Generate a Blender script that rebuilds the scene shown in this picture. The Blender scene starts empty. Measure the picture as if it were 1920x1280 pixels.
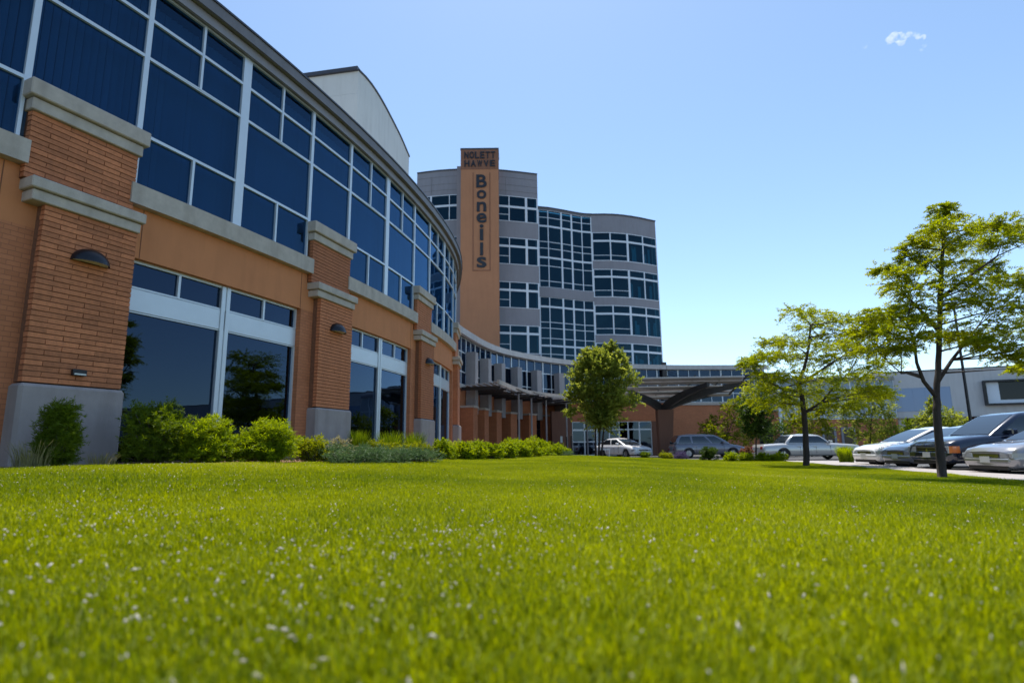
import bpy, bmesh, math, random
import numpy as np
from mathutils import Vector, Matrix

# ------------------------------------------------------------------ camera, sky, sun, exposure
scene = bpy.context.scene
COL = scene.collection
R = math.radians
F_PX = 1100.0                       # focal length in pixels of the 1920 px wide photograph
CAM = np.array([0.0, 0.0, 0.9])
PITCH = math.atan(197 / 1100.0)
ROLL = R(0.6)
cam_data = bpy.data.cameras.new('camera')
cam_data.sensor_width = 36.0
cam_data.lens = F_PX / 1920.0 * 36.0
cam_data.clip_start = 0.05
cam_data.clip_end = 5000
cam_data.dof.use_dof = True
cam_data.dof.focus_distance = 9.0
cam_data.dof.aperture_fstop = 1.5
cam = bpy.data.objects.new('camera', cam_data)
COL.objects.link(cam)
cam.location = CAM
cam.rotation_mode = 'XYZ'
cam.matrix_world = Matrix.Translation(Vector(CAM)) @ Matrix.Rotation(R(90) + PITCH, 4, 'X') @ Matrix.Rotation(-ROLL, 4, 'Z')
scene.camera = cam

SUN_EL, SUN_AZ = R(68), R(1)      # azimuth from +Y towards +X
sun_vec = Vector((math.sin(SUN_AZ) * math.cos(SUN_EL), math.cos(SUN_AZ) * math.cos(SUN_EL), math.sin(SUN_EL)))
world = bpy.data.worlds.new('World')
scene.world = world
world.use_nodes = True
wn = world.node_tree
wn.nodes.clear()
w_out = wn.nodes.new('ShaderNodeOutputWorld')
w_bg = wn.nodes.new('ShaderNodeBackground')
w_sky = wn.nodes.new('ShaderNodeTexSky')
w_sky.sky_type = 'NISHITA'
w_sky.sun_disc = False
w_sky.sun_elevation = SUN_EL
w_sky.sun_rotation = SUN_AZ
w_sky.altitude = 1600
w_sky.air_density = 1.0
w_sky.dust_density = 1.25
w_sky.ozone_density = 0.9
w_bg.inputs['Strength'].default_value = 0.14
w_tint = wn.nodes.new('ShaderNodeMixRGB')
w_tint.blend_type = 'MULTIPLY'
w_tint.inputs['Fac'].default_value = 1.0
w_tint.inputs['Color2'].default_value = (0.93, 0.985, 0.955, 1)
wn.links.new(w_sky.outputs[0], w_tint.inputs['Color1'])
wn.links.new(w_tint.outputs[0], w_bg.inputs['Color'])
wn.links.new(w_bg.outputs[0], w_out.inputs['Surface'])
sun_data = bpy.data.lights.new('sun', 'SUN')
sun_data.energy = 4.2
sun_data.angle = R(0.53)
sun_data.color = (1.0, 0.95, 0.86)
sun = bpy.data.objects.new('sun', sun_data)
COL.objects.link(sun)
sun.rotation_mode = 'QUATERNION'
sun.rotation_quaternion = sun_vec.to_track_quat('Z', 'Y')
sun.location = (0, 0, 60)
vs = scene.view_settings
vs.view_transform = 'Standard'
vs.look = 'None'
vs.exposure = 0.8
vs.gamma = 1.0
vs.use_curve_mapping = False

# ------------------------------------------------------------------ helpers
_c, _s = math.cos(ROLL), math.sin(ROLL)
_fw = np.array([0, math.cos(PITCH), math.sin(PITCH)])
_u0 = np.array([0, -math.sin(PITCH), math.cos(PITCH)])
_r0 = np.array([1.0, 0, 0])
_rt = _r0 * _c - _u0 * _s
_up = _u0 * _c + _r0 * _s


def at(px, py, Y):                    # a point of the photograph at the distance Y, in metres
    d = _fw + _rt * (px - 960) / F_PX - _up * (py - 640) / F_PX
    return CAM + d * (Y / d[1])


def atz(px, py, z):
    d = _fw + _rt * (px - 960) / F_PX - _up * (py - 640) / F_PX
    return CAM + d * ((z - CAM[2]) / d[2])


def ss(a, b, x):
    t = min(1.0, max(0.0, (x - a) / (b - a)))
    return t * t * (3 - 2 * t)


def ground_h(x, y):
    h = 0.45 - 0.34 * ss(0, 10, x) + 0.23 * ss(0, -5, x)
    h += 0.012 * math.sin(x * 0.8 + 1) * math.sin(y * 0.55)
    return h


MATS = {}


def new_mat(name):
    m = bpy.data.materials.new(name)
    m.use_nodes = True
    nt = m.node_tree
    nt.nodes.clear()
    out = nt.nodes.new('ShaderNodeOutputMaterial')
    MATS[name] = m
    return m, nt, out


def principled(name, col, rough=0.6, metal=0.0, spec=0.5, var=0.0, scale=6.0, bump=0.0, bscale=40.0, coat=0.0,
               stretch=(1, 1, 1), island=0.0, grime=0.0):
    m, nt, out = new_mat(name)
    b = nt.nodes.new('ShaderNodeBsdfPrincipled')
    b.inputs['Roughness'].default_value = rough
    b.inputs['Metallic'].default_value = metal
    b.inputs['Specular IOR Level'].default_value = spec
    b.inputs['Coat Weight'].default_value = coat
    b.inputs['Coat Roughness'].default_value = 0.03
    nt.links.new(b.outputs[0], out.inputs['Surface'])
    geo = nt.nodes.new('ShaderNodeNewGeometry')
    src = None
    if var > 0 or bump > 0 or grime > 0:
        mp = nt.nodes.new('ShaderNodeMapping')
        mp.inputs['Scale'].default_value = stretch
        nt.links.new(geo.outputs['Position'], mp.inputs['Vector'])
    c = (*col, 1)
    b.inputs['Base Color'].default_value = c
    cur = None
    if var > 0:
        n = nt.nodes.new('ShaderNodeTexNoise')
        n.inputs['Scale'].default_value = scale
        n.inputs['Detail'].default_value = 5
        n.inputs['Roughness'].default_value = 0.65
        nt.links.new(mp.outputs[0], n.inputs['Vector'])
        r = nt.nodes.new('ShaderNodeValToRGB')
        r.color_ramp.elements[0].position = 0.3
        r.color_ramp.elements[1].position = 0.7
        r.color_ramp.elements[0].color = (*[x * (1 - var) for x in col], 1)
        r.color_ramp.elements[1].color = (*[min(1, x * (1 + var)) for x in col], 1)
        nt.links.new(n.outputs['Fac'], r.inputs['Fac'])
        cur = r.outputs[0]
    if grime > 0:
        n3 = nt.nodes.new('ShaderNodeTexNoise')
        n3.inputs['Scale'].default_value = 1.7
        n3.inputs['Detail'].default_value = 6
        mp3 = nt.nodes.new('ShaderNodeMapping')
        mp3.inputs['Scale'].default_value = (2.2, 2.2, 0.35)
        nt.links.new(geo.outputs['Position'], mp3.inputs['Vector'])
        nt.links.new(mp3.outputs[0], n3.inputs['Vector'])
        rr = nt.nodes.new('ShaderNodeMapRange')
        rr.inputs['From Min'].default_value = 0.45
        rr.inputs['From Max'].default_value = 0.75
        rr.inputs['To Min'].default_value = 0
        rr.inputs['To Max'].default_value = grime
        nt.links.new(n3.outputs['Fac'], rr.inputs['Value'])
        mx = nt.nodes.new('ShaderNodeMixRGB')
        nt.links.new(rr.outputs[0], mx.inputs['Fac'])
        mx.inputs['Color1'].default_value = c
        if cur:
            nt.links.new(cur, mx.inputs['Color1'])
        mx.inputs['Color2'].default_value = (col[0] * 0.55, col[1] * 0.52, col[2] * 0.5, 1)
        cur = mx.outputs[0]
    if island > 0:
        hsv = nt.nodes.new('ShaderNodeHueSaturation')
        mr = nt.nodes.new('ShaderNodeMapRange')
        oi = nt.nodes.new('ShaderNodeObjectInfo')
        nt.links.new(oi.outputs['Random'], mr.inputs['Value'])
        mr.inputs['To Min'].default_value = 1 - island
        mr.inputs['To Max'].default_value = 1 + island
        nt.links.new(mr.outputs[0], hsv.inputs['Value'])
        hsv.inputs['Color'].default_value = c
        if cur:
            nt.links.new(cur, hsv.inputs['Color'])
        cur = hsv.outputs[0]
    if cur:
        nt.links.new(cur, b.inputs['Base Color'])
    if bump > 0:
        n2 = nt.nodes.new('ShaderNodeTexNoise')
        n2.inputs['Scale'].default_value = bscale
        n2.inputs['Detail'].default_value = 4
        nt.links.new(mp.outputs[0], n2.inputs['Vector'])
        bp = nt.nodes.new('ShaderNodeBump')
        bp.inputs['Strength'].default_value = bump
        bp.inputs['Distance'].default_value = 0.02
        nt.links.new(n2.outputs['Fac'], bp.inputs['Height'])
        nt.links.new(bp.outputs[0], b.inputs['Normal'])
    return m


def leaf_mat(name, dark, light, trans=0.45, noise_scale=1.2, rough=0.5, dry=None):
    m, nt, out = new_mat(name)
    geo = nt.nodes.new('ShaderNodeNewGeometry')
    ramp = nt.nodes.new('ShaderNodeValToRGB')
    ramp.color_ramp.elements[0].color = (*dark, 1)
    ramp.color_ramp.elements[1].color = (*light, 1)
    ns = nt.nodes.new('ShaderNodeTexNoise')
    ns.inputs['Scale'].default_value = noise_scale
    ns.inputs['Detail'].default_value = 3
    nt.links.new(geo.outputs['Position'], ns.inputs['Vector'])
    mth = nt.nodes.new('ShaderNodeMath')
    mth.operation = 'MULTIPLY_ADD'
    nt.links.new(geo.outputs['Random Per Island'], mth.inputs[0])
    mth.inputs[1].default_value = 0.55
    sub = nt.nodes.new('ShaderNodeMath')
    sub.operation = 'MULTIPLY_ADD'
    nt.links.new(ns.outputs['Fac'], sub.inputs[0])
    sub.inputs[1].default_value = 1.6
    sub.inputs[2].default_value = -0.55
    nt.links.new(sub.outputs[0], mth.inputs[2])
    nt.links.new(mth.outputs[0], ramp.inputs['Fac'])
    if dry is not None:
        ramp.color_ramp.elements[1].position = 0.8
        e3 = ramp.color_ramp.elements.new(0.99)
        e3.color = (*light, 1)
        e4 = ramp.color_ramp.elements.new(1.0)
        e4.color = (*dry, 1)
    b = nt.nodes.new('ShaderNodeBsdfPrincipled')
    b.inputs['Roughness'].default_value = rough
    b.inputs['Specular IOR Level'].default_value = 0.14
    nt.links.new(ramp.outputs[0], b.inputs['Base Color'])
    t = nt.nodes.new('ShaderNodeBsdfTranslucent')
    hs = nt.nodes.new('ShaderNodeHueSaturation')
    hs.inputs['Hue'].default_value = 0.485
    hs.inputs['Saturation'].default_value = 1.1
    hs.inputs['Value'].default_value = 1.75
    nt.links.new(ramp.outputs[0], hs.inputs['Color'])
    nt.links.new(hs.outputs[0], t.inputs['Color'])
    mx = nt.nodes.new('ShaderNodeMixShader')
    mx.inputs[0].default_value = trans
    nt.links.new(b.outputs[0], mx.inputs[1])
    nt.links.new(t.outputs[0], mx.inputs[2])
    nt.links.new(mx.outputs[0], out.inputs['Surface'])
    return m


def glass_mat(name, tint, ior=1.6, refl=(0.85, 0.92, 1.0), rough=0.012, wob=0.02):
    """tinted see-through pane: mirror layer by Fresnel over a tinted transparent body"""
    m, nt, out = new_mat(name)
    fr = nt.nodes.new('ShaderNodeFresnel')
    fr.inputs['IOR'].default_value = ior
    tr = nt.nodes.new('ShaderNodeBsdfTransparent')
    tr.inputs['Color'].default_value = (*tint, 1)
    gl = nt.nodes.new('ShaderNodeBsdfGlossy')
    gl.inputs['Roughness'].default_value = rough
    gl.inputs['Color'].default_value = (*refl, 1)
    geo = nt.nodes.new('ShaderNodeNewGeometry')
    n2 = nt.nodes.new('ShaderNodeTexNoise')
    n2.inputs['Scale'].default_value = 0.9
    nt.links.new(geo.outputs['Position'], n2.inputs['Vector'])
    bp = nt.nodes.new('ShaderNodeBump')
    bp.inputs['Strength'].default_value = wob
    bp.inputs['Distance'].default_value = 0.1
    nt.links.new(n2.outputs['Fac'], bp.inputs['Height'])
    nt.links.new(bp.outputs[0], gl.inputs['Normal'])
    mx = nt.nodes.new('ShaderNodeMixShader')
    inv = nt.nodes.new('ShaderNodeMath')
    inv.operation = 'SUBTRACT'
    inv.inputs[0].default_value = 1.0
    nt.links.new(geo.outputs['Backfacing'], inv.inputs[1])
    ml = nt.nodes.new('ShaderNodeMath')
    ml.operation = 'MULTIPLY'
    nt.links.new(fr.outputs[0], ml.inputs[0])
    nt.links.new(inv.outputs[0], ml.inputs[1])
    nt.links.new(ml.outputs[0], mx.inputs[0])
    tm = nt.nodes.new('ShaderNodeMixRGB')
    nt.links.new(geo.outputs['Backfacing'], tm.inputs['Fac'])
    tm.inputs['Color1'].default_value = (*tint, 1)
    tm.inputs['Color2'].default_value = (1, 1, 1, 1)
    nt.links.new(tm.outputs[0], tr.inputs['Color'])
    nt.links.new(tr.outputs[0], mx.inputs[1])
    nt.links.new(gl.outputs[0], mx.inputs[2])
    nt.links.new(mx.outputs[0], out.inputs['Surface'])
    return m


def brick_mat(name, col, dark, course=0.075, length=0.24):
    """brickwork too fine to build: courses by world height, joints as fine relief"""
    m, nt, out = new_mat(name)
    geo = nt.nodes.new('ShaderNodeNewGeometry')
    sep = nt.nodes.new('ShaderNodeSeparateXYZ')
    nt.links.new(geo.outputs['Position'], sep.inputs[0])
    ad = nt.nodes.new('ShaderNodeMath')
    ad.operation = 'ADD'
    nt.links.new(sep.outputs['X'], ad.inputs[0])
    nt.links.new(sep.outputs['Y'], ad.inputs[1])
    cmb = nt.nodes.new('ShaderNodeCombineXYZ')
    nt.links.new(ad.outputs[0], cmb.inputs['X'])
    nt.links.new(sep.outputs['Z'], cmb.inputs['Y'])
    bt = nt.nodes.new('ShaderNodeTexBrick')
    bt.inputs['Scale'].default_value = 1.0
    bt.inputs['Brick Width'].default_value = length
    bt.inputs['Row Height'].default_value = course
    bt.inputs['Mortar Size'].default_value = 0.006
    bt.inputs['Mortar Smooth'].default_value = 0.4
    bt.inputs['Color1'].default_value = (*col, 1)
    bt.inputs['Color2'].default_value = (col[0] * 0.86, col[1] * 0.84, col[2] * 0.82, 1)
    bt.inputs['Mortar'].default_value = (*dark, 1)
    nt.links.new(cmb.outputs[0], bt.inputs['Vector'])
    ns = nt.nodes.new('ShaderNodeTexNoise')
    ns.inputs['Scale'].default_value = 1.3
    ns.inputs['Detail'].default_value = 6
    nt.links.new(geo.outputs['Position'], ns.inputs['Vector'])
    hs = nt.nodes.new('ShaderNodeHueSaturation')
    mr = nt.nodes.new('ShaderNodeMapRange')
    mr.inputs['To Min'].default_value = 0.8
    mr.inputs['To Max'].default_value = 1.18
    nt.links.new(ns.outputs['Fac'], mr.inputs['Value'])
    nt.links.new(mr.outputs[0], hs.inputs['Value'])
    nt.links.new(bt.outputs['Color'], hs.inputs['Color'])
    b = nt.nodes.new('ShaderNodeBsdfPrincipled')
    b.inputs['Roughness'].default_value = 0.85
    nt.links.new(hs.outputs[0], b.inputs['Base Color'])
    bp = nt.nodes.new('ShaderNodeBump')
    bp.inputs['Strength'].default_value = 0.5
    bp.inputs['Distance'].default_value = 0.01
    bp.invert = True
    nt.links.new(bt.outputs['Fac'], bp.inputs['Height'])
    nt.links.new(bp.outputs[0], b.inputs['Normal'])
    nt.links.new(b.outputs[0], out.inputs['Surface'])
    return m


ORIGIN = {}


def set_props(o, label=None, cat=None, group=None, kind=None):
    if label:
        o['label'] = label
    if cat:
        o['category'] = cat
    if group:
        o['group'] = group
    if kind:
        o['kind'] = kind
    return o


def thing(name, label, cat, loc=(0, 0, 0), rotz=0.0, group=None):
    o = bpy.data.objects.new(name, None)
    o.empty_display_size = 0.2
    COL.objects.link(o)
    o.location = loc
    o.rotation_euler = (0, 0, rotz)
    ORIGIN[o] = np.array(loc, float)
    return set_props(o, label, cat, group)


def link_mesh(name, me, mat, parent=None, origin=None, local=False):
    o = bpy.data.objects.new(name, me)
    COL.objects.link(o)
    if mat is not None and not me.materials:
        me.materials.append(MATS[mat] if isinstance(mat, str) else mat)
    if parent is not None:
        o.parent = parent
        ORIGIN[o] = ORIGIN.get(parent, np.zeros(3))
    else:
        org = np.array(origin if origin is not None else (0, 0, 0), float)
        o.location = org
        ORIGIN[o] = org
    return o


def quick_mesh(name, V, Fs, smooth=False):
    """numpy mesh; Fs = array (n,3) or (n,4), or a list of lists"""
    me = bpy.data.meshes.new(name)
    if isinstance(Fs, np.ndarray):
        k = Fs.shape[1]
        me.vertices.add(len(V))
        me.vertices.foreach_set('co', np.asarray(V, np.float32).ravel())
        me.loops.add(Fs.size)
        me.loops.foreach_set('vertex_index', Fs.astype(np.int32).ravel())
        me.polygons.add(len(Fs))
        me.polygons.foreach_set('loop_start', np.arange(0, Fs.size, k, dtype=np.int32))
        me.update(calc_edges=True)
    else:
        me.from_pydata([tuple(v) for v in V], [], Fs)
    if smooth:
        me.polygons.foreach_set('use_smooth', np.ones(len(me.polygons), bool))
    me.update()
    return me


class MB:
    def __init__(self):
        self.v = []
        self.f = []

    def hexa(self, p):               # p: 4 bottom (ccw) + 4 top
        b = len(self.v)
        self.v += [tuple(map(float, q)) for q in p]
        for q in ((0, 3, 2, 1), (4, 5, 6, 7), (0, 1, 5, 4), (1, 2, 6, 5), (2, 3, 7, 6), (3, 0, 4, 7)):
            self.f.append([b + i for i in q])
        return self

    def box(self, x0, x1, y0, y1, z0, z1):
        return self.hexa([(x0, y0, z0), (x1, y0, z0), (x1, y1, z0), (x0, y1, z0),
                          (x0, y0, z1), (x1, y0, z1), (x1, y1, z1), (x0, y1, z1)])

    def cbox(self, cv, s0, s1, n0, n1, z0, z1, ds=1.2):
        k = max(1, int(math.ceil((s1 - s0) / ds)))
        for i in range(k):
            a = s0 + (s1 - s0) * i / k
            b = s0 + (s1 - s0) * (i + 1) / k
            P = [cv.p(a, n1), cv.p(b, n1), cv.p(b, n0), cv.p(a, n0)]
            self.hexa([(q[0], q[1], z0) for q in P] + [(q[0], q[1], z1) for q in P])
        return self

    def tube(self, pts, rad, n=8, cap=True):
        pts = [np.array(p, float) for p in pts]
        b = len(self.v)
        up = np.array([0.13, 0.31, 0.94])
        for i, p in enumerate(pts):
            d = pts[min(i + 1, len(pts) - 1)] - pts[max(i - 1, 0)]
            d = d / (np.linalg.norm(d) + 1e-9)
            a = np.cross(d, up)
            if np.linalg.norm(a) < 0.2:
                a = np.cross(d, np.array([1.0, 0, 0]))
            a /= np.linalg.norm(a)
            c = np.cross(d, a)
            r = rad[i] if hasattr(rad, '__len__') else rad
            for k in range(n):
                t = 2 * math.pi * k / n
                q = p + r * (a * math.cos(t) + c * math.sin(t))
                self.v.append(tuple(q))
        for i in range(len(pts) - 1):
            for k in range(n):
                k2 = (k + 1) % n
                self.f.append([b + i * n + k, b + i * n + k2, b + (i + 1) * n + k2, b + (i + 1) * n + k])
        if cap:
            self.f.append([b + k for k in range(n)][::-1])
            self.f.append([b + (len(pts) - 1) * n + k for k in range(n)])
        return self

    def lathe(self, prof, n=20, axis='Z', org=(0, 0, 0)):
        b = len(self.v)
        for (r, h) in prof:
            for k in range(n):
                t = 2 * math.pi * k / n
                x, y = r * math.cos(t), r * math.sin(t)
                q = (x, y, h) if axis == 'Z' else (x, h, y)
                self.v.append((q[0] + org[0], q[1] + org[1], q[2] + org[2]))
        for i in range(len(prof) - 1):
            for k in range(n):
                k2 = (k + 1) % n
                self.f.append([b + i * n + k, b + i * n + k2, b + (i + 1) * n + k2, b + (i + 1) * n + k])
        return self

    def build(self, name, mat, parent=None, origin=None, smooth=False, bevel=0.0, local=False, kind=None):
        if parent is not None and not local:
            off = ORIGIN[parent]
        elif origin is not None and not local:
            off = np.array(origin, float)
        else:
            off = np.zeros(3)
        V = np.array(self.v, float) - off
        me = quick_mesh(name, V, self.f, smooth)
        bm = bmesh.new()
        bm.from_mesh(me)
        if bevel > 0:
            bmesh.ops.bevel(bm, geom=list(bm.edges), offset=bevel, segments=1, affect='EDGES', clamp_overlap=True)
        bmesh.ops.recalc_face_normals(bm, faces=list(bm.faces))
        bm.to_mesh(me)
        bm.free()
        o = link_mesh(name, me, mat, parent, origin)
        if kind:
            o['kind'] = kind
        return o


class Curve:
    """plan line; s along it, n towards its right-hand side (the outside of the building)"""
    def __init__(self, pts, s_off=0.0):
        self.P = np.array(pts, float)
        d = np.hypot(*np.diff(self.P, axis=0).T)
        self.S = np.concatenate([[0], np.cumsum(d)]) + s_off
        T = np.gradient(self.P, axis=0)
        T /= np.linalg.norm(T, axis=1)[:, None]
        self.N = np.stack([T[:, 1], -T[:, 0]], 1)
        self.T = T

    def p(self, s, n=0.0):
        x = np.interp(s, self.S, self.P[:, 0])
        y = np.interp(s, self.S, self.P[:, 1])
        nx = np.interp(s, self.S, self.N[:, 0])
        ny = np.interp(s, self.S, self.N[:, 1])
        l = math.hypot(nx, ny)
        return np.array([x + n * nx / l, y + n * ny / l])

    def normal(self, s):
        v = np.array([np.interp(s, self.S, self.N[:, 0]), np.interp(s, self.S, self.N[:, 1])])
        return v / np.linalg.norm(v)

    def s_at_y(self, y):
        return float(np.interp(y, self.P[:, 1], self.S))


def smooth_pts(ctrl, n=16):
    c = [np.array(p, float) for p in ctrl]
    c = [2 * c[0] - c[1]] + c + [2 * c[-1] - c[-2]]
    out = []
    for i in range(1, len(c) - 2):
        for k in range(n):
            t = k / n
            a, b, d, e = c[i - 1], c[i], c[i + 1], c[i + 2]
            out.append(0.5 * ((2 * b) + (-a + d) * t + (2 * a - 5 * b + 4 * d - e) * t * t + (-a + 3 * b - 3 * d + e) * t ** 3))
    out.append(c[-2])
    return np.array(out)


rng = np.random.default_rng(7)
random.seed(7)

# ------------------------------------------------------------------ materials
principled('brick', (0.52, 0.18, 0.075), 0.85, var=0.18, scale=14, bump=0.3, bscale=60, island=0.20, grime=0.25)
principled('mortar', (0.20, 0.085, 0.045), 0.95, var=0.2, scale=20)
brick_mat('brickwork', (0.53, 0.19, 0.082), (0.34, 0.125, 0.06))
principled('stucco', (0.60, 0.225, 0.09), 0.9, var=0.05, scale=1.2, bump=0.15, bscale=120, grime=0.25)
principled('stone', (0.48, 0.41, 0.345), 0.85, var=0.12, scale=5, bump=0.25, bscale=50, grime=0.45)
principled('concrete', (0.34, 0.29, 0.275), 0.9, var=0.08, scale=4, bump=0.2, bscale=60, grime=0.4)
principled('aluminium', (0.62, 0.66, 0.70), 0.38, metal=0.25, var=0.03, scale=3)
principled('white_frame', (0.72, 0.76, 0.82), 0.4, var=0.03, scale=2)
principled('grey_panel', (0.275, 0.262, 0.285), 0.7, var=0.05, scale=0.7, bump=0.05, bscale=30, grime=0.2)
principled('white_panel', (0.70, 0.68, 0.64), 0.8, var=0.04, scale=0.6, grime=0.2)
principled('render_grey', (0.60, 0.57, 0.55), 0.8, var=0.05, scale=0.5, grime=0.2)
principled('fascia', (0.17, 0.155, 0.16), 0.55, var=0.08, scale=2, grime=0.3)
principled('roof_edge', (0.05, 0.05, 0.065), 0.45, var=0.1, scale=3)
principled('roof', (0.22, 0.21, 0.2), 0.9, var=0.1, scale=1)
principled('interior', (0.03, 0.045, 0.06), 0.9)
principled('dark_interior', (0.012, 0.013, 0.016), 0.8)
principled('blind', (0.36, 0.38, 0.40), 0.8)
principled('curtain', (0.35, 0.5, 0.55), 0.8)
glass_mat('facade_glass', (0.13, 0.27, 0.44), 1.58, (0.26, 0.52, 0.86))
glass_mat('lower_glass', (0.04, 0.065, 0.11), 1.62, (0.40, 0.60, 0.95))
glass_mat('tower_glass', (0.10, 0.32, 0.40), 1.5, (0.30, 0.62, 0.85))
glass_mat('far_glass', (0.06, 0.11, 0.24), 1.6, (0.45, 0.65, 1.0))
principled('dark_glass', (0.004, 0.008, 0.018), 0.03, spec=0.25)
principled('pale_glass', (0.20, 0.29, 0.46), 0.12, spec=0.5)
principled('grey_glass', (0.23, 0.29, 0.36), 0.12, spec=0.5)
principled('black_metal', (0.012, 0.012, 0.016), 0.35, metal=0.3, var=0.2, scale=8)
principled('dark_steel', (0.035, 0.03, 0.03), 0.5, metal=0.2, var=0.2, scale=3)
principled('louver', (0.48, 0.44, 0.42), 0.5, metal=0.2, var=0.1, scale=2, grime=0.3)
principled('brown_wood', (0.17, 0.075, 0.045), 0.8, var=0.15, scale=3, stretch=(6, 6, 0.4))
principled('pilaster', (0.30, 0.28, 0.28), 0.7, var=0.06, scale=2, grime=0.3)
principled('sign_letter', (0.012, 0.01, 0.014), 0.35)
principled('sign_face', (0.47, 0.205, 0.10), 0.8, var=0.05, scale=0.8, grime=0.15)
principled('sign_top', (0.27, 0.12, 0.07), 0.8, var=0.1, scale=1.5, grime=0.3)
principled('soil', (0.07, 0.085, 0.015), 0.95, var=0.3, scale=3)
principled('mulch', (0.20, 0.105, 0.06), 0.95, var=0.4, scale=18, bump=0.8, bscale=60)
principled('asphalt', (0.055, 0.055, 0.06), 0.85, var=0.2, scale=3, bump=0.3, bscale=150)
principled('walk_concrete', (0.33, 0.30, 0.295), 0.85, var=0.08, scale=3, bump=0.2, bscale=90, grime=0.25)
principled('pebble', (0.48, 0.44, 0.38), 0.85, var=0.35, scale=9)
principled('bark', (0.045, 0.032, 0.028), 0.9, var=0.35, scale=9, stretch=(3, 3, 0.6), bump=0.8, bscale=30)
principled('grey_bark', (0.11, 0.09, 0.075), 0.9, var=0.3, scale=9, bump=0.6, bscale=30)
leaf_mat('grass', (0.042, 0.10, 0.002), (0.26, 0.30, 0.006), 0.45, noise_scale=0.3, dry=(0.42, 0.38, 0.14))
leaf_mat('locust_leaf', (0.085, 0.135, 0.006), (0.30, 0.33, 0.016), 0.6, noise_scale=0.9)
leaf_mat('pear_leaf', (0.08, 0.125, 0.02), (0.30, 0.33, 0.06), 0.55, noise_scale=0.9)
leaf_mat('dark_leaf', (0.02, 0.045, 0.01), (0.07, 0.12, 0.015), 0.35, noise_scale=1.2)
leaf_mat('yellow_leaf', (0.08, 0.125, 0.01), (0.25, 0.27, 0.02), 0.45, noise_scale=1.0)
leaf_mat('bush_leaf', (0.05, 0.09, 0.008), (0.15, 0.21, 0.016), 0.4, noise_scale=2)
leaf_mat('bright_leaf', (0.09, 0.155, 0.006), (0.27, 0.33, 0.015), 0.5, noise_scale=2)
leaf_mat('juniper_leaf', (0.035, 0.075, 0.03), (0.10, 0.165, 0.06), 0.25, noise_scale=3)
leaf_mat('straw_leaf', (0.14, 0.14, 0.05), (0.36, 0.33, 0.16), 0.35, noise_scale=3)
leaf_mat('red_leaf', (0.12, 0.05, 0.03), (0.28, 0.16, 0.07), 0.35, noise_scale=3)
leaf_mat('purple_leaf', (0.06, 0.04, 0.09), (0.13, 0.10, 0.19), 0.3, noise_scale=3)
leaf_mat('flower', (0.36, 0.34, 0.20), (0.75, 0.70, 0.70), 0.3, noise_scale=9)
principled('tyre', (0.012, 0.012, 0.013), 0.8)
principled('rim', (0.45, 0.46, 0.48), 0.3, metal=0.9)
principled('chrome', (0.6, 0.6, 0.62), 0.15, metal=1.0)
principled('car_trim', (0.01, 0.01, 0.012), 0.45)
principled('lens', (0.32, 0.35, 0.37), 0.08, spec=0.8, coat=0.6)
principled('amber_lens', (0.6, 0.16, 0.03), 0.15, coat=0.6)
principled('red_lens', (0.35, 0.01, 0.01), 0.15, coat=0.6)
principled('plate', (0.62, 0.62, 0.58), 0.5)
principled('plate_ink', (0.03, 0.08, 0.05), 0.5)
principled('car_glass', (0.014, 0.022, 0.03), 0.03, spec=0.9)
principled('paint_white', (0.74, 0.74, 0.76), 0.3, coat=1.0)
principled('paint_silver', (0.27, 0.275, 0.30), 0.28, metal=0.55, coat=1.0)
principled('paint_lilac', (0.24, 0.25, 0.30), 0.28, metal=0.4, coat=1.0)
principled('paint_grey', (0.17, 0.17, 0.20), 0.28, metal=0.4, coat=1.0)
principled('paint_navy', (0.008, 0.014, 0.035), 0.22, metal=0.2, coat=1.0)
principled('paint_champagne', (0.50, 0.49, 0.47), 0.28, metal=0.4, coat=1.0)
principled('wire', (0.03, 0.03, 0.04), 0.6)

# ------------------------------------------------------------------ ground
XL_T = [(-5, -9.0), (2, -9.0), (5, -8.2), (6.3, -7.4), (8.8, -4.9), (10, -3.9), (13, -3.0), (16.5, -2.4), (22, -0.9), (28, 1.2), (33, 3.2), (34.5, 4.3), (36, 6.5)]
XR_T = [(-5, 6.6), (0, 7.4), (6, 8.7), (11.3, 9.9), (15, 10.7), (19, 11.3), (23.6, 11.9), (25.5, 12.5), (27.5, 12.6), (30, 11.2), (33, 9.6), (36, 8.0)]


def XL(y):
    return float(np.interp(y, [a for a, _ in XL_T], [b for _, b in XL_T]))


def XR(y):
    return float(np.interp(y, [a for a, _ in XR_T], [b for _, b in XR_T]))


g = MB()
g.v = [(-900, -500, 0), (900, -500, 0), (900, 1500, 0), (-900, 1500, 0)]
g.f = [[0, 1, 2, 3]]
set_props(g.build('ground', 'asphalt'), kind='structure')

# facade line of the near building
QC = (-1.14176402e-02, 6.56882232e-01, -1.20296781e+01)
yy = np.linspace(3.0, 24.0, 330)
near = np.stack([np.polyval(QC, yy), yy], 1)
s5 = np.interp(5.0, yy, np.concatenate([[0], np.cumsum(np.hypot(*np.diff(near, axis=0).T))]))
tail = smooth_pts([near[-1], (-2.70, 26), (-2.74, 28), (-2.95, 30.2), (-3.35, 32.6), (-3.9, 35.2), (-4.2, 36.6)])
FAC = Curve(np.vstack([near[:-1], tail]), -s5)


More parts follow.
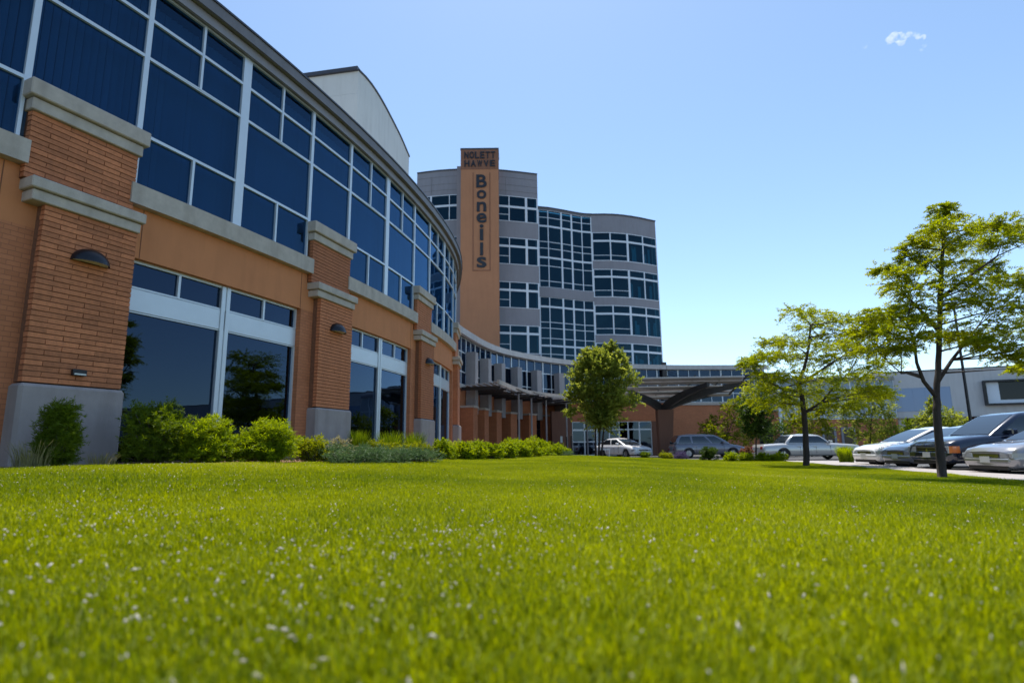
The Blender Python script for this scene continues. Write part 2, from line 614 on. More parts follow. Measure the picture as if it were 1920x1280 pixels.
def strip(name, y0, y1, fl, fr, ny, nx, hz, mat, kind, skirt=0.5):
    V, Fs = [], []
    for j in range(ny + 1):
        y = y0 + (y1 - y0) * j / ny
        a, b = fl(y), fr(y)
        for i in range(nx + 1):
            x = a + (b - a) * i / nx
            V.append((x, y, hz(x, y)))
    W = nx + 1
    for j in range(ny):
        for i in range(nx):
            Fs.append([j * W + i, j * W + i + 1, (j + 1) * W + i + 1, (j + 1) * W + i])
    loop = [i for i in range(W)] + [j * W + nx for j in range(1, ny + 1)] + [ny * W + i for i in range(nx - 1, -1, -1)] + [j * W for j in range(ny - 1, 0, -1)]
    b0 = len(V)
    for i in loop:
        x, y, z = V[i]
        V.append((x, y, z - skirt if z - skirt < -0.02 else -0.05))
    for k in range(len(loop)):
        k2 = (k + 1) % len(loop)
        Fs.append([loop[k], b0 + k, b0 + k2, loop[k2]])
    me = quick_mesh(name, V, Fs, True)
    o = link_mesh(name, me, mat)
    o['kind'] = kind
    return o


strip('lawn', -4, 36, XL, XR, 90, 30, ground_h, 'soil', 'structure')
strip('planting_bed', 3.2, 34.4, lambda y: max(float(np.polyval(QC, min(y, 27))) - 0.6, XL(y) - 5.5) if y < 26 else XL(y) - 5.0 + 0.0,
      lambda y: XL(y) + 0.02, 70, 10, lambda x, y: ground_h(x, y) - 0.02 + 0.05 * min(1.0, max(0.0, XL(y) - x)), 'mulch', 'structure')

# sidewalk: slabs along the right edge of the lawn, on a kerb
root = thing('sidewalk', None, None, (0, 0, 0))
root['kind'] = 'structure'
yv = -3.9
while yv < 24.4:
    y2 = yv + 1.5
    g = MB()
    a0, a1 = XR(yv + 0.008) + 0.03, XR(y2 - 0.008) + 0.03
    g.hexa([(a0, yv + .008, -.04), (a0 + 1.5, yv + .008, -.04), (a1 + 1.5, y2 - .008, -.04), (a1, y2 - .008, -.04),
            (a0, yv + .008, .135), (a0 + 1.5, yv + .008, .13), (a1 + 1.5, y2 - .008, .13), (a1, y2 - .008, .135)])
    g.build('slab', 'walk_concrete', root, bevel=0.01)
    g = MB()
    g.hexa([(a0 + 1.515, yv + .008, -.04), (a0 + 1.67, yv + .008, -.04), (a1 + 1.67, y2 - .008, -.04), (a1 + 1.515, y2 - .008, -.04),
            (a0 + 1.515, yv + .008, .125), (a0 + 1.66, yv + .008, .12), (a1 + 1.66, y2 - .008, .12), (a1 + 1.515, y2 - .008, .125)])
    g.build('kerb', 'concrete', root, bevel=0.012)
    yv = y2
g = MB()
g.hexa([(11.9, 24.65, -.04), (15.5, 24.65, -.04), (16.5, 28.5, -.04), (12.75, 28.5, -.04),
        (11.9, 24.65, .125), (15.5, 24.65, .06), (16.5, 28.5, .06), (12.75, 28.5, .125)])
set_props(g.build('path_apron', 'walk_concrete', bevel=0.01), kind='structure')
# pale pebbles along the bed edge at the left
PV, PF = [], []
for i in range(420):
    y = rng.uniform(5.6, 9.3)
    x = XL(y) - abs(rng.normal(0, 0.16)) - 0.02
    r = rng.uniform(0.015, 0.045)
    b = len(PV)
    zz = ground_h(x, y) + 0.005
    for (dx, dy, dz) in ((1, 0, 0), (0, 1, 0), (-1, 0, 0), (0, -1, 0), (0, 0, .8), (0, 0, -.6)):
        k = rng.uniform(.7, 1.25)
        PV.append((x + dx * r * k, y + dy * r * k, zz + dz * r * k))
    for q in ((0, 1, 4), (1, 2, 4), (2, 3, 4), (3, 0, 4), (1, 0, 5), (2, 1, 5), (3, 2, 5), (0, 3, 5)):
        PF.append([b + t for t in q])
o = link_mesh('pebble_edging', quick_mesh('pebble_edging', np.array(PV), np.array(PF), True), 'pebble')
set_props(o, 'pale pebbles scattered along the planting bed edge', 'pebbles', kind='stuff')

# parking lines
root = thing('parking_marking', None, None)
root['kind'] = 'structure'
for y in (13.9, 16.45, 18.9, 21.05, 23.4, 25.8):
    g = MB()
    g.v = [(12.4, y - .05, .004), (17.2, y - .05, .004), (17.2, y + .05, .004), (12.4, y + .05, .004)]
    g.f = [[0, 1, 2, 3]]
    g.build('painted_line', 'plate', root)

# ------------------------------------------------------------------ building parts shared by all facades


def glazing(cv, cells, n_front, depth, parent, frame_mat, pane_mat, name='window', inset=0.05, jit=0.004, pane_name='pane'):
    """cells: (s0, s1, z0, z1, (left, right, bottom, top) bar widths). Frame = one part, every pane a sub-part."""
    g = MB()
    for (s0, s1, z0, z1, (l, r, b, t)) in cells:
        g.cbox(cv, s0, s0 + l, n_front - depth, n_front, z0, z1, 9)
        g.cbox(cv, s1 - r, s1, n_front - depth, n_front, z0, z1, 9)
        if b > 0:
            g.cbox(cv, s0 + l, s1 - r, n_front - depth, n_front - .004, z0, z0 + b, 9)
        if t > 0:
            g.cbox(cv, s0 + l, s1 - r, n_front - depth, n_front - .004, z1 - t, z1, 9)
    w = g.build(name, frame_mat, parent)
    for (s0, s1, z0, z1, (l, r, b, t)) in cells:
        q = MB()
        a, c = s0 + l - .005, s1 - r + .005
        za, zb = z0 + b - .005, z1 - t + .005
        nf = n_front - inset
        j = rng.uniform(-jit, jit, 4)
        P = [(cv.p(a, nf + j[0]), za), (cv.p(c, nf + j[1]), za), (cv.p(c, nf - .02), za), (cv.p(a, nf - .02), za),
             (cv.p(a, nf + j[2]), zb), (cv.p(c, nf + j[3]), zb), (cv.p(c, nf - .02), zb), (cv.p(a, nf - .02), zb)]
        q.hexa([(p[0], p[1], z) for p, z in P])
        q.build(pane_name, pane_mat, w)
    return w


# ------------------------------------------------------------------ near building
PER = 6.25
SC = [4.42 + PER * k for k in (-1, 0, 1, 2, 3)]      # pier centres along the facade
Z_HEAD, Z_SILL_B, Z_SILL, Z3, Z2, Z1, Z_EAVE, Z_ROOF = 4.25, 5.16, 5.56, 6.55, 8.06, 8.84, 9.53, 9.95
bld = thing('office_building', 'curved two storey orange brick building with dark blue window bands', 'building', (*FAC.p(7), 0.5))
S_A, S_B = -1.9, FAC.S[-1]
g = MB()
g.cbox(FAC, S_A, S_B, -.42, 0, Z_HEAD, Z_SILL_B)
g.build('spandrel_wall', 'stucco', bld)
for sc in SC[1:]:
    for e_ in (-1.0, 1.12):
        MB().cbox(FAC, sc + e_, sc + e_ + .012, -.02, .003, Z_HEAD + .01, Z_SILL_B - .01, 9).build('control_joint', 'mortar', bld)
for k, sc in enumerate(SC):
    g = MB()
    g.cbox(FAC, sc - 0.96, sc + 0.96, -.42, -.002, 0.2, Z_HEAD)
    g.build('wall_strip', 'brickwork', bld)
g = MB()
g.cbox(FAC, SC[-1] + .96, S_B, -.42, -.002, 0.0, Z_HEAD)
g.build('wall', 'brickwork', bld)
# body behind: interior back wall, rear wall, floor slab and roof
g = MB()
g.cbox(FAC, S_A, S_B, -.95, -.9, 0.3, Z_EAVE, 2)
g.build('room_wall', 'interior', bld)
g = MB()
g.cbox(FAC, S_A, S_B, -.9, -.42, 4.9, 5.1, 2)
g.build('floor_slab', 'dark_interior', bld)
g = MB()
g.cbox(FAC, S_A - .25, S_B, -7.6, -7.3, -.1, Z_EAVE, 2)
g.cbox(FAC, S_A - .25, S_A, -7.29, .025, -.1, Z_EAVE)
g.build('rear_wall', 'stucco', bld)
g = MB()
g.cbox(FAC, S_A - .4, S_B + .3, -8.0, .06, Z_EAVE + .02, Z_EAVE + .20, 1)
g.build('eave_beam', 'fascia', bld)
g = MB()
g.cbox(FAC, S_A - .4, S_B + .3, .065, .14, Z_EAVE - .02, Z_EAVE + .19, 1)
g.build('soffit_band', 'grey_panel', bld)
rf = MB()
rf.cbox(FAC, S_A - .4, S_B + .3, -8.0, .22, Z_EAVE + .21, Z_EAVE + .26, 1)
roof = rf.build('roof', 'roof', bld)
g = MB()
g.cbox(FAC, S_A - .4, S_B + .3, .225, .28, Z_EAVE + .18, Z_ROOF, 1)
g.build('fascia', 'fascia', roof)
g = MB()
g.cbox(FAC, S_A - .4, S_B + .3, .18, .31, Z_ROOF + .004, Z_ROOF + .05, 1)
g.build('roof_edge_trim', 'roof_edge', roof)

brick_me = []
for v in range(3):
    q = MB().box(-.5, .5, -.5, .5, -.5, .5)
    o = q.build('brick_unit', 'brick', bevel=0.0)
    me = o.data
    for vert in me.vertices:
        vert.co += Vector(rng.uniform(-.02, .02, 3))
    bpy.data.objects.remove(o)
    brick_me.append(me)


def pier_box(fr, w0, w1, n0, n1, z0, z1, m=None):
    c, t, n = fr
    m = m or MB()
    P = [c + t * w0 + n * n1, c + t * w1 + n * n1, c + t * w1 + n * n0, c + t * w0 + n * n0]
    m.hexa([(p[0], p[1], z0) for p in P] + [(p[0], p[1], z1) for p in P])
    return m


def lay_bricks(fr, parent, half, n_face, z0, z1, single):
    c, t, n = fr
    ang = math.atan2(t[1], t[0])
    ch = (z1 - z0) / round((z1 - z0) / 0.082)
    L = half * 2 / 3
    stuff = MB()
    for r in range(round((z1 - z0) / ch)):
        edges = [-half + L * i for i in range(4)] if r % 2 == 0 else [-half] + [-half + L * (i + .5) for i in range(3)] + [half]
        for a, b in zip(edges[:-1], edges[1:]):
            d = rng.uniform(-.004, .005)
            gap = .002
            mid = (a + b) / 2
            zc = z0 + (r + .5) * ch
            if single:
                o = bpy.data.objects.new('brick', brick_me[int(rng.integers(3))])
                COL.objects.link(o)
                o.parent = parent
                p = c + t * mid + n * (n_face - .05 + d)
                o.location = Vector((p[0], p[1], zc)) - Vector(ORIGIN[parent])
                o.rotation_euler = (0, 0, ang)
                o.scale = (b - a - gap, .1, ch - .014)
            else:
                pier_box(fr, a + gap / 2, b - gap / 2, n_face - .1, n_face + d, zc - ch / 2 + .008, zc + ch / 2 - .008, stuff)
    if not single:
        stuff.build('brick_course', 'brick', parent, kind='stuff')


PIERS = []
for k, sc in enumerate(SC):
    P0 = FAC.p(sc + .20)
    n = FAC.normal(sc)
    t = np.array([-n[1], n[0]])
    fr = (P0, t, n)
    fc_ = (FAC.p(sc + .02), t, n)
    gz = ground_h(P0[0] + n[0] * .4, P0[1] + n[1] * .4) - .15
    shaft = pier_box(fr, -.70, .70, -.05, .205, 1.9, 4.6)
    pier_box(fc_, -.81, .81, -.05, .115, 4.95, 6.03, shaft)
    pr = shaft.build('pier', 'mortar' if k in (1, 2, 3) else 'brickwork', bld)
    if k in (1, 2, 3):
        lay_bricks(fr, pr, .71, .22, 1.9, 4.6, k == 1)
        lay_bricks(fc_, pr, .82, .13, 4.95, 6.03, k == 1)
    b = pier_box(fr, -.75, .75, -.05, .29, gz, 1.88)
    b.build('base_block', 'concrete', pr, bevel=0.045)
    b = pier_box(fc_, -.74, .90, -.05, .28, 4.6, 4.765)
    b.build('lower_cap_course', 'stone', pr, bevel=0.012)
    b = pier_box(fc_, -.79, .95, -.05, .34, 4.775, 4.95)
    b.build('lower_cap', 'stone', pr, bevel=0.015)
    b = pier_box(fc_, -.86, .86, -.05, .19, 6.03, 6.22)
    b.build('upper_cap_course', 'stone', pr, bevel=0.012)
    b = pier_box(fc_, -.93, .93, -.05, .26, 6.23, 6.50)
    b.build('upper_cap', 'stone', pr, bevel=0.015)
    PIERS.append(fr)
    # glass above the pier
    a0, a1 = sc - .87, sc + .87
    m = .045
    cells = [(a0, a1, Z3 - .08, Z2, (m, m, 0.0, .03)), (a0, a1, Z2, Z1, (m, m, .03, .03)), (a0, a1, Z1, Z_EAVE, (m, m, .03, .05))]
    glazing(FAC, cells, .03, .10, bld, 'aluminium', 'facade_glass')
BAYS = [(SC[i] + .87, SC[i + 1] - .87) for i in range(len(SC) - 1)] + [(SC[-1] + .87, S_B - .05)]
for k, (a0, a1) in enumerate(BAYS):
    mid = (a0 + a1) / 2
    sl = MB()
    sl.cbox(FAC, a0 - .10, a1 + .10, -.12, .17, Z_SILL_B + .002, Z_SILL - .03)
    sl.build('window_sill', 'stone', bld)
    cells = []
    for (h0, h1, ml, mr) in ((a0, mid, .05, .11), (mid, a1, .11, .05)):
        hm = (h0 + h1) / 2
        for (z0, z1, tb, tt) in ((Z_SILL - .03, Z3, .06, .03), (Z2, Z1, .03, .03), (Z1, Z_EAVE, .03, .05)):
            cells.append((h0, hm, z0, z1, (ml, .025, tb, tt)))
            cells.append((hm, h1, z0, z1, (.025, mr, tb, tt)))
        cells.append((h0, h1, Z3, Z2, (ml, mr, .03, .03)))
    glazing(FAC, cells, .03, .12, bld, 'aluminium', 'facade_glass')
    if k < 4:                        # vertical blinds hanging behind the glass of the upper floor
        bl = MB()
        x = a0 - 1.74 if k else S_A
        while x < a1 - .02:
            q0, q1 = rng.uniform(-.37, -.35), rng.uniform(-.325, -.305)
            P = [FAC.p(x, q0), FAC.p(x + .095, q1), FAC.p(x + .095, q1 - .006), FAC.p(x, q0 - .006)]
            zt_ = Z_EAVE - .1
            bl.hexa([(p[0], p[1], Z_SILL + .05) for p in P] + [(p[0], p[1], zt_) for p in P])
            x += .125
        bl.build('vertical_blind', 'blind', bld, kind='stuff')
    # lower window
    w0, w1 = SC[k] + .96, (SC[k + 1] - .96 if k + 1 < len(SC) else S_B)
    if k + 1 >= len(SC):
        continue
    mid = (w0 + w1) / 2
    cells = []
    for (h0, h1, ml, mr) in ((w0, mid, .05, .11), (mid, w1, .11, .05)):
        hm = (h0 + h1) / 2
        cells.append((h0, hm, 3.74, Z_HEAD, (ml, .025, .03, .05)))
        cells.append((hm, h1, 3.74, Z_HEAD, (.025, mr, .03, .05)))
        cells.append((h0, h1, .45, 3.32, (ml, mr, .08, .02)))
    wdw = glazing(FAC, cells, -.12, .12, bld, 'aluminium', 'lower_glass')
    for (h0, h1) in ((w0, mid - .11), (mid + .11, w1)):
        pn = MB()
        pn.cbox(FAC, h0 + .001, h1 - .001, -.22, -.115, 3.325, 3.735, 9)
        pn.build('transom_panel', 'aluminium', wdw, bevel=0.01)
    for s0 in (mid - .11, mid + .015):
        pn = MB()
        pn.cbox(FAC, s0, s0 + .095, -.2, -.09, .45, Z_HEAD - .01, 9)
        pn.build('mullion', 'aluminium', wdw, bevel=0.01)

# penthouse wall rising behind the roof
PH = 16.0
pts = [atz(672, 133, PH), atz(685, 146, PH), atz(700, 165, PH), atz(718, 194, PH), atz(735, 226, PH), atz(752, 260, PH), atz(767, 295, PH)]
pl = [(p[0], p[1]) for p in pts]
c0 = np.array(pl[0])
lf = np.array([atz(568, 147, PH)[0], atz(568, 147, PH)[1]])
dl = (lf - c0) / np.linalg.norm(lf - c0)
lend = c0 + dl * 9
pc = thing('penthouse', 'pale rendered penthouse with curved top edge behind the brick roofline', 'building', (c0[0], c0[1], Z_ROOF))
PCV = Curve(smooth_pts(pl, 6))
g = MB()
nseg = 18
for i in range(nseg):
    a, b = PCV.S[-1] * i / nseg, PCV.S[-1] * (i + 1) / nseg
    P = [PCV.p(a, 0), PCV.p(b, 0), PCV.p(b, -.3), PCV.p(a, -.3)]
    g.hexa([(p[0], p[1], Z_ROOF - .7) for p in P] + [(p[0], p[1], PH) for p in P])
g.build('curved_wall', 'white_panel', pc, smooth=False)
LCV = Curve([tuple(lend), tuple((lend + c0) / 2), tuple(c0)])
g = MB().cbox(LCV, 0, LCV.S[-1] - .005, -.3, 0, Z_ROOF - .7, PH - 1.0, 20)
g.build('front_wall', 'white_panel', pc)
g = MB().cbox(LCV, 0, LCV.S[-1] - .005, -.3, -.012, PH - .985, PH, 20)
g.build('front_parapet', 'white_panel', pc)
g = MB().cbox(LCV, 0, LCV.S[-1] + .05, -.35, .10, PH + .003, PH + .16, 20)
g.build('front_coping', 'roof_edge', pc)
g = MB().cbox(PCV, 0.02, PCV.S[-1], -.35, .05, PH + .003, PH + .07, .5)
g.build('curved_coping', 'roof_edge', pc)
e1 = PCV.p(PCV.S[-1], -.3)
g = MB()
g.hexa([(lend[0], lend[1], PH - .5), (c0[0] - .1, c0[1] + .2, PH - .5), (e1[0], e1[1], PH - .5), (lend[0], e1[1], PH - .5),
        (lend[0], lend[1], PH - .3), (c0[0] - .1, c0[1] + .2, PH - .3), (e1[0], e1[1], PH - .3), (lend[0], e1[1], PH - .3)])
g.build('roof', 'roof', pc)
g = MB().box(e1[0] - 9, e1[0] - .02, e1[1], e1[1] + .3, Z_ROOF - .7, PH - .3)
g.build('rear_wall', 'white_panel', pc)

# ------------------------------------------------------------------ concave entrance wing
CV2 = Curve(smooth_pts([(-4.25, 36.8), (-3.9, 39), (-3.25, 42), (-2.5, 45), (-1.3, 48.2), (0.6, 51.2), (3.2, 54.2), (6.5, 56.8), (10.5, 58.8), (15.5, 60.2), (21, 60.8), (26.5, 61)]))
wing = thing('entrance_wing', 'concave brick and glass entrance wing curving towards the tower', 'building', (*CV2.p(12), 0))
E2 = CV2.S[-1]
WT = 8.55
g = MB().cbox(CV2, 0, E2, -.4, 0, -.05, 4.9)
g.build('brick_wall', 'brickwork', wing)
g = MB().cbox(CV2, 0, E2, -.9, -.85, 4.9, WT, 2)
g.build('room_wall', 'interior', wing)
g = MB().cbox(CV2, 0, E2, -.4, .12, 4.905, 5.2)
g.build('floor_band', 'stone', wing)
rf = MB().cbox(CV2, 0, E2, -9, .15, WT + .05, WT + .22, 1.0).build('roof', 'roof', wing)
MB().cbox(CV2, 0, E2, .155, .45, WT, WT + .45, 1.0).build('fascia', 'louver', rf)
# upper glazing
k = 0
s = .4
while s < E2 - 1.2:
    wbay = 2.3
    c3 = []
    for j in range(2):
        a, b = s + wbay / 2 * j, s + wbay / 2 * (j + 1)
        for (z0, z1) in ((5.22, 6.1), (6.1, 7.5), (7.5, WT)):
            c3.append((a, b, z0, z1, (.03 + .03 * (j == 0), .03 + .03 * (j == 1), .035, .035)))
    glazing(CV2, c3, .02, .1, wing, 'aluminium', 'far_glass')
    s += wbay
# pilasters, piers, awning
for s in (5.2, 8.6, 11.6, 14.4, 17.4, 20.6):
    MB().cbox(CV2, s - .35, s + .35, .05, .75, 3.2, 7.6, 3).build('pilaster', 'pilaster', wing)
for s in (4.2, 7.1, 10.1, 13.0, 16.0, 19.2, 22.6):
    MB().cbox(CV2, s - .55, s + .55, .02, .95, -.05, 3.55, 3).build('brick_pier', 'brickwork', wing)
    MB().cbox(CV2, s - .61, s + .61, .02, 1.01, 3.555, 3.7, 3).build('pier_cap', 'stone', wing)
for s in (5.65, 8.6, 11.55, 14.5, 17.6, 20.9, 24.2):
    c3 = [(s - .65, s + .65, .05, 2.4, (.07, .07, .08, .04)), (s - .65, s, 2.4, 3.3, (.07, .03, .04, .06)), (s, s + .65, 2.4, 3.3, (.03, .07, .04, .06))]
    glazing(CV2, c3, .06, .05, wing, 'dark_steel', 'dark_glass', inset=.02)
aw = thing('slatted_awning', 'long slatted grey awning along the concave entrance wall', 'awning', (*CV2.p(12, 1), 4.8))
for i, n0 in enumerate((.5, .9, 1.3, 1.7, 2.1, 2.5)):
    MB().cbox(CV2, 3.0, 21.5, n0, n0 + .26, 4.98 + .035 * i, 5.05 + .035 * i, .8).build('slat', 'louver', aw)
for s in np.arange(3.6, 21.5, 1.9):
    MB().cbox(CV2, s - .05, s + .05, .1, 2.85, 4.72, 4.97, 3).build('bracket', 'dark_steel', aw)
MB().cbox(CV2, 2.9, 21.6, 2.80, 2.95, 5.02, 5.32, .8).build('edge_beam', 'stone', aw)
for i, (sa, sb, na_, zz_) in enumerate(((4.0, 9.5, 3.0, 4.62), (8.5, 13.5, 3.3, 4.74), (12.0, 17.5, 3.5, 4.66), (15.5, 21.5, 3.6, 4.8))):
    for j in range(3):
        MB().cbox(CV2, sa, sb, na_ + .42 * j, na_ + .42 * j + .2, zz_ + .05 * j, zz_ + .05 * j + .07, .8).build('outer_slat', 'louver' if j < 2 else 'stone', aw)
    for sx in (sa + .6, (sa + sb) / 2, sb - .6):
        MB().cbox(CV2, sx - .05, sx + .05, 2.7, na_ + 1.2, zz_ - .14, zz_ - .01, 3).build('bracket', 'dark_steel', aw)
for s in (5.6, 9.8, 13.6, 17.2, 20.6):
    q = CV2.p(s, 3.7)
    MB().tube([(q[0], q[1], -.02), (q[0], q[1], 4.75)], .07, 8).build('post', 'pilaster', aw)

# ------------------------------------------------------------------ tower
tower = thing('hospital_tower', 'tall grey tower with rows of teal windows and curved curtain wall', 'building', (4, 60, 0))
H1, H2 = 28.66, 26.86
CL = Curve(smooth_pts([(-9.59, 56.5), (-7.45, 55.98), (-5.24, 55.72), (-3.0, 55.72), (-0.64, 56.08), (2.79, 57.0)], 8))
CR = Curve(smooth_pts([(3.0, 61.2), (4.3, 61.55), (6.16, 62.4), (7.75, 63.15), (9.0, 63.5), (10.51, 63.5), (12.39, 63.75), (14.71, 64.6), (17.05, 65.83)], 8))
# left block: solid spandrels between window rows
EL = CL.S[-1]
rowsL = [(23.29, 24.85, 26.01), (18.78, 20.66, 21.57), (14.33, 16.13, 16.98), (9.81, 11.78, 12.6), (5.6, 7.5, 8.4)]
zz = H1
bands = []
for (b, m_, t) in rowsL:
    bands.append((t, zz))
    zz = b
bands.append((0, zz))
for (z0, z1) in bands:
    MB().cbox(CL, 0, EL, -.4, 0, z0, z1).build('spandrel', 'grey_panel', tower)
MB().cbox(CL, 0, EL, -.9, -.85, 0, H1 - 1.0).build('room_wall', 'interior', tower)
MB().cbox(CL, -.0, EL, -.45, .08, H1 + .003, H1 + .12).build('coping', 'roof_edge', tower)
for zj in (28.0, 27.2, 26.55):
    MB().cbox(CL, 0, EL, -.01, .012, zj, zj + .03).build('panel_joint', 'fascia', tower)
for sj in (1.6, 9.2):
    MB().cbox(CL, sj, sj + .03, -.01, .013, 26.1, 28.0, 9).build('panel_joint', 'fascia', tower)
# its side walls and roof
a, b = CL.p(EL), CL.p(0)
g = MB().box(a[0] - .3, a[0], a[1], a[1] + 12, 0, H1)
g.build('side_wall', 'grey_panel', tower)
g = MB().box(b[0], b[0] + .3, b[1], b[1] + 12, 0, H1)
g.build('side_wall', 'grey_panel', tower)
MB().box(b[0], a[0], b[1] + .5, b[1] + 12, H1 - 1.0, H1 - .8).build('roof', 'roof', tower)
colsL = [0.05, 1.5, 1.75, 3.4, 4.1]
colsR = [8.75, 9.4, 10.55, 12.35]
mR = CL.S[-1]
for (b, m_, t) in rowsL:
    cells = []
    for (s0, s1, l, r) in ((0.05, 1.55, .1, .06), (1.55, 3.5, .12, .04), (3.5, 4.6, .04, .08)):
        cells.append((s0, s1, m_, t, (l, r, .11, .06)))
        cells.append((s0, s1, b, m_, (l, r, .06, .11)))
    glazing(CL, cells, .05, .12, tower, 'white_frame', 'tower_glass', jit=.01)
    cells = []
    for (s0, s1, l, r, sp) in ((8.3, 9.55, .08, .05, True), (9.55, 11.35, .05, .12, False), (11.35, mR, .12, .14, False)):
        cells.append((s0, s1, m_, t, (l, r, .11, .06)))
        if sp:
            zc = b + (m_ - b) * .45
            cells.append((s0, s1, zc, m_, (l, r, .03, .11)))
            cells.append((s0, s1, b, zc, (l, r, .06, .03)))
        else:
            cells.append((s0, s1, b, m_, (l, r, .06, .11)))
    glazing(CL, cells, .05, .12, tower, 'white_frame', 'tower_glass', jit=.01)
MB().cbox(CL, 4.6, 8.3, -.3, -.02, 0, 27.0, 3).build('core_wall', 'grey_panel', tower)
# curtain wall + right block share one curved line
sC = CR.S[np.argmin(abs(CR.P[:, 0] - 9.2))]
ER = CR.S[-1]
MB().cbox(CR, 0, ER, -.9, -.85, 0, H2 - .1).build('room_wall', 'interior', tower)
MB().cbox(CR, 0, ER, -.45, .12, H2 + .003, H2 + .12).build('coping', 'roof_edge', tower)
zc_rows = [(22.2, 26.6, [24.85]), (17.85, 22.2, [21.15, 20.25, 18.55]), (17.8, 17.8, [])]
MB().cbox(CR, 0, sC, -.4, .06, 26.62, H2).build('curtain_head', 'fascia', tower)
MB().cbox(CR, 0, sC, -.4, .1, 16.72, 17.8).build('spandrel', 'grey_panel', tower)
colsC = list(np.array([0, .17, .42, .62, .82, 1.0]) * sC)
glz_rows = [26.6, 25.75, 24.75, 22.95, 22.2, 21.15, 20.2, 18.5, 17.82]
glz_rows2 = [16.7, 15.65, 13.95, 13.3, 12.2, 11.4, 10.5, 9.0]
for rows in (glz_rows, glz_rows2):
    for i in range(5):
        cells = []
        for j in range(len(rows) - 1):
            thick = j in (1, 4) if rows is glz_rows else j in (0, 4)
            thick_up = (j - 1) in ((1, 4) if rows is glz_rows else (0, 4))
            lw = .10 if i in (0, 2, 3) else .05
            rw = .10 if i in (1, 2, 4) else .05
            cells.append((colsC[i], colsC[i + 1], rows[j + 1], rows[j], (lw, rw, .10 if thick else .035, .10 if thick_up else .035)))
        glazing(CR, cells, .05, .12, tower, 'white_frame', 'tower_glass', jit=.012)
rowsR = [(21.39, 22.04, 23.74, 24.75), (17.17, 17.96, 19.53, 20.42), (12.89, 13.61, 15.29, 16.25), (9.3, 9.9, 11.11, 12.0)]
zz = H2
for (b, r_, m_, t) in rowsR:
    MB().cbox(CR, sC, ER, -.4, .0, t, zz).build('spandrel', 'grey_panel', tower)
    zz = b
MB().cbox(CR, 0, ER, -.4, .02, 8.1, 8.98).build('brick_band', 'brickwork', tower)
MB().cbox(CR, sC, ER, -.4, .0, 8.985, 9.3).build('spandrel', 'white_frame', tower)
wR = (ER - sC) / 4
for (b, r_, m_, t) in rowsR:
    for i in range(4):
        s0, s1 = sC + wR * i, sC + wR * (i + 1)
        lw = .12 if i in (0, 2) else .07
        rw = .12 if i in (1, 3) else .07
        cells = [(s0, s1, m_, t, (lw, rw, .11, .07)), (s0, s1, r_, m_, (lw, rw, .03, .11)), (s0, s1, b, r_, (lw, rw, .08, .03))]
        if i > 1:
            cells = [(s0, s1, m_, t, (lw, rw, .11, .07)), (s0, s1, b, m_, (lw, rw, .08, .11))]
        glazing(CR, cells, .05, .12, tower, 'white_frame', 'tower_glass', jit=.012)
        if i > 1:                      # pale curtains inside the corner rooms
            q = MB()
            for c in range(3):
                x = s0 + .3 + rng.uniform(0, wR - .9)
                q.cbox(CR, x, x + rng.uniform(.12, .4), -.5, -.45, b + .1, b + (m_ - b) * rng.uniform(.5, .95), 9)
            q.build('curtain', 'curtain', tower)
for (za, zb) in ((0, 8.1),):
    MB().cbox(CR, 0, ER, -.4, .0, za, zb - .8).build('lower_wall', 'grey_panel', tower)
    c3 = []
    n = 9
    for i in range(n):
        c3.append((sC + (ER - sC) * i / n, sC + (ER - sC) * (i + 1) / n, 6.2, 8.08, (.04, .04, .05, .05)))
    glazing(CR, c3, .06, .05, tower, 'white_frame', 'dark_glass', inset=.02)
a = CR.p(ER)
MB().box(a[0] - .3, a[0], a[1] + .05, a[1] + 12, 0, H2).build('side_wall', 'grey_panel', tower)
MB().box(2.8, a[0] - .3, 66.5, 77, H2 - .8, H2 - .6).build('roof', 'roof', tower)

# sign pylon in front of the tower
PYY = 53.0
pyl = thing('sign_pylon', 'tall orange sign pylon with black vertical letters before the tower', 'sign', (-2.9, PYY, 0))
x0, x1 = -4.78, -1.16
MB().box(x0, x1, PYY, PYY + 2.2, 0, 27.35).build('shaft', 'sign_face', pyl)
MB().box(x0 - .02, x1 + .02, PYY - .03, PYY + 2.2, 27.36, 29.4).build('top_panel', 'sign_top', pyl)
MB().box(x0 - .06, x1 + .06, PYY - .06, PYY + 2.2, 29.405, 29.55).build('coping', 'roof_edge', pyl)
fx0, fx1, fz0, fz1 = -3.62, -1.95, 17.15, 27.0
for (a, b, c, d) in ((fx0, fx0 + .07, fz0, fz1), (fx1 - .07, fx1, fz0, fz1), (fx0 + .07, fx1 - .07, fz0, fz0 + .07)):
    MB().box(a, b, PYY - .045, PYY, c, d).build('frame_strip', 'sign_top', pyl)
MB().box(x0 - .5, x0 - .05, PYY + 1.2, PYY + 2.0, 9, 28.3).build('rear_fin', 'grey_panel', pyl)
for (c0_, z_) in ((0, 0),):
    pass


def letter(ch, cx, z0, z1, width, y, parent, mat, name='letter'):
    cu = bpy.data.curves.new('letter', 'FONT')
    cu.body = ch
    cu.extrude = 0.04
    cu.offset = 0.02
    o = bpy.data.objects.new('tmp', cu)
    COL.objects.link(o)
    dg = bpy.context.evaluated_depsgraph_get()
    me = bpy.data.meshes.new_from_object(o.evaluated_get(dg))
    bpy.data.objects.remove(o)
    V = np.array([v.co[:] for v in me.vertices])
    mn, mxx = V.min(0), V.max(0)
    for v in me.vertices:
        c = v.co
        X = (c.x - mn[0]) / (mxx[0] - mn[0]) - .5
        Z = (c.y - mn[1]) / (mxx[1] - mn[1])
        v.co = Vector((cx + X * width, y - .05 - (c.z * 1.0), z0 + Z * (z1 - z0))) - Vector(ORIGIN[parent])
    me.materials.clear()
    return link_mesh(name, me, mat, parent)


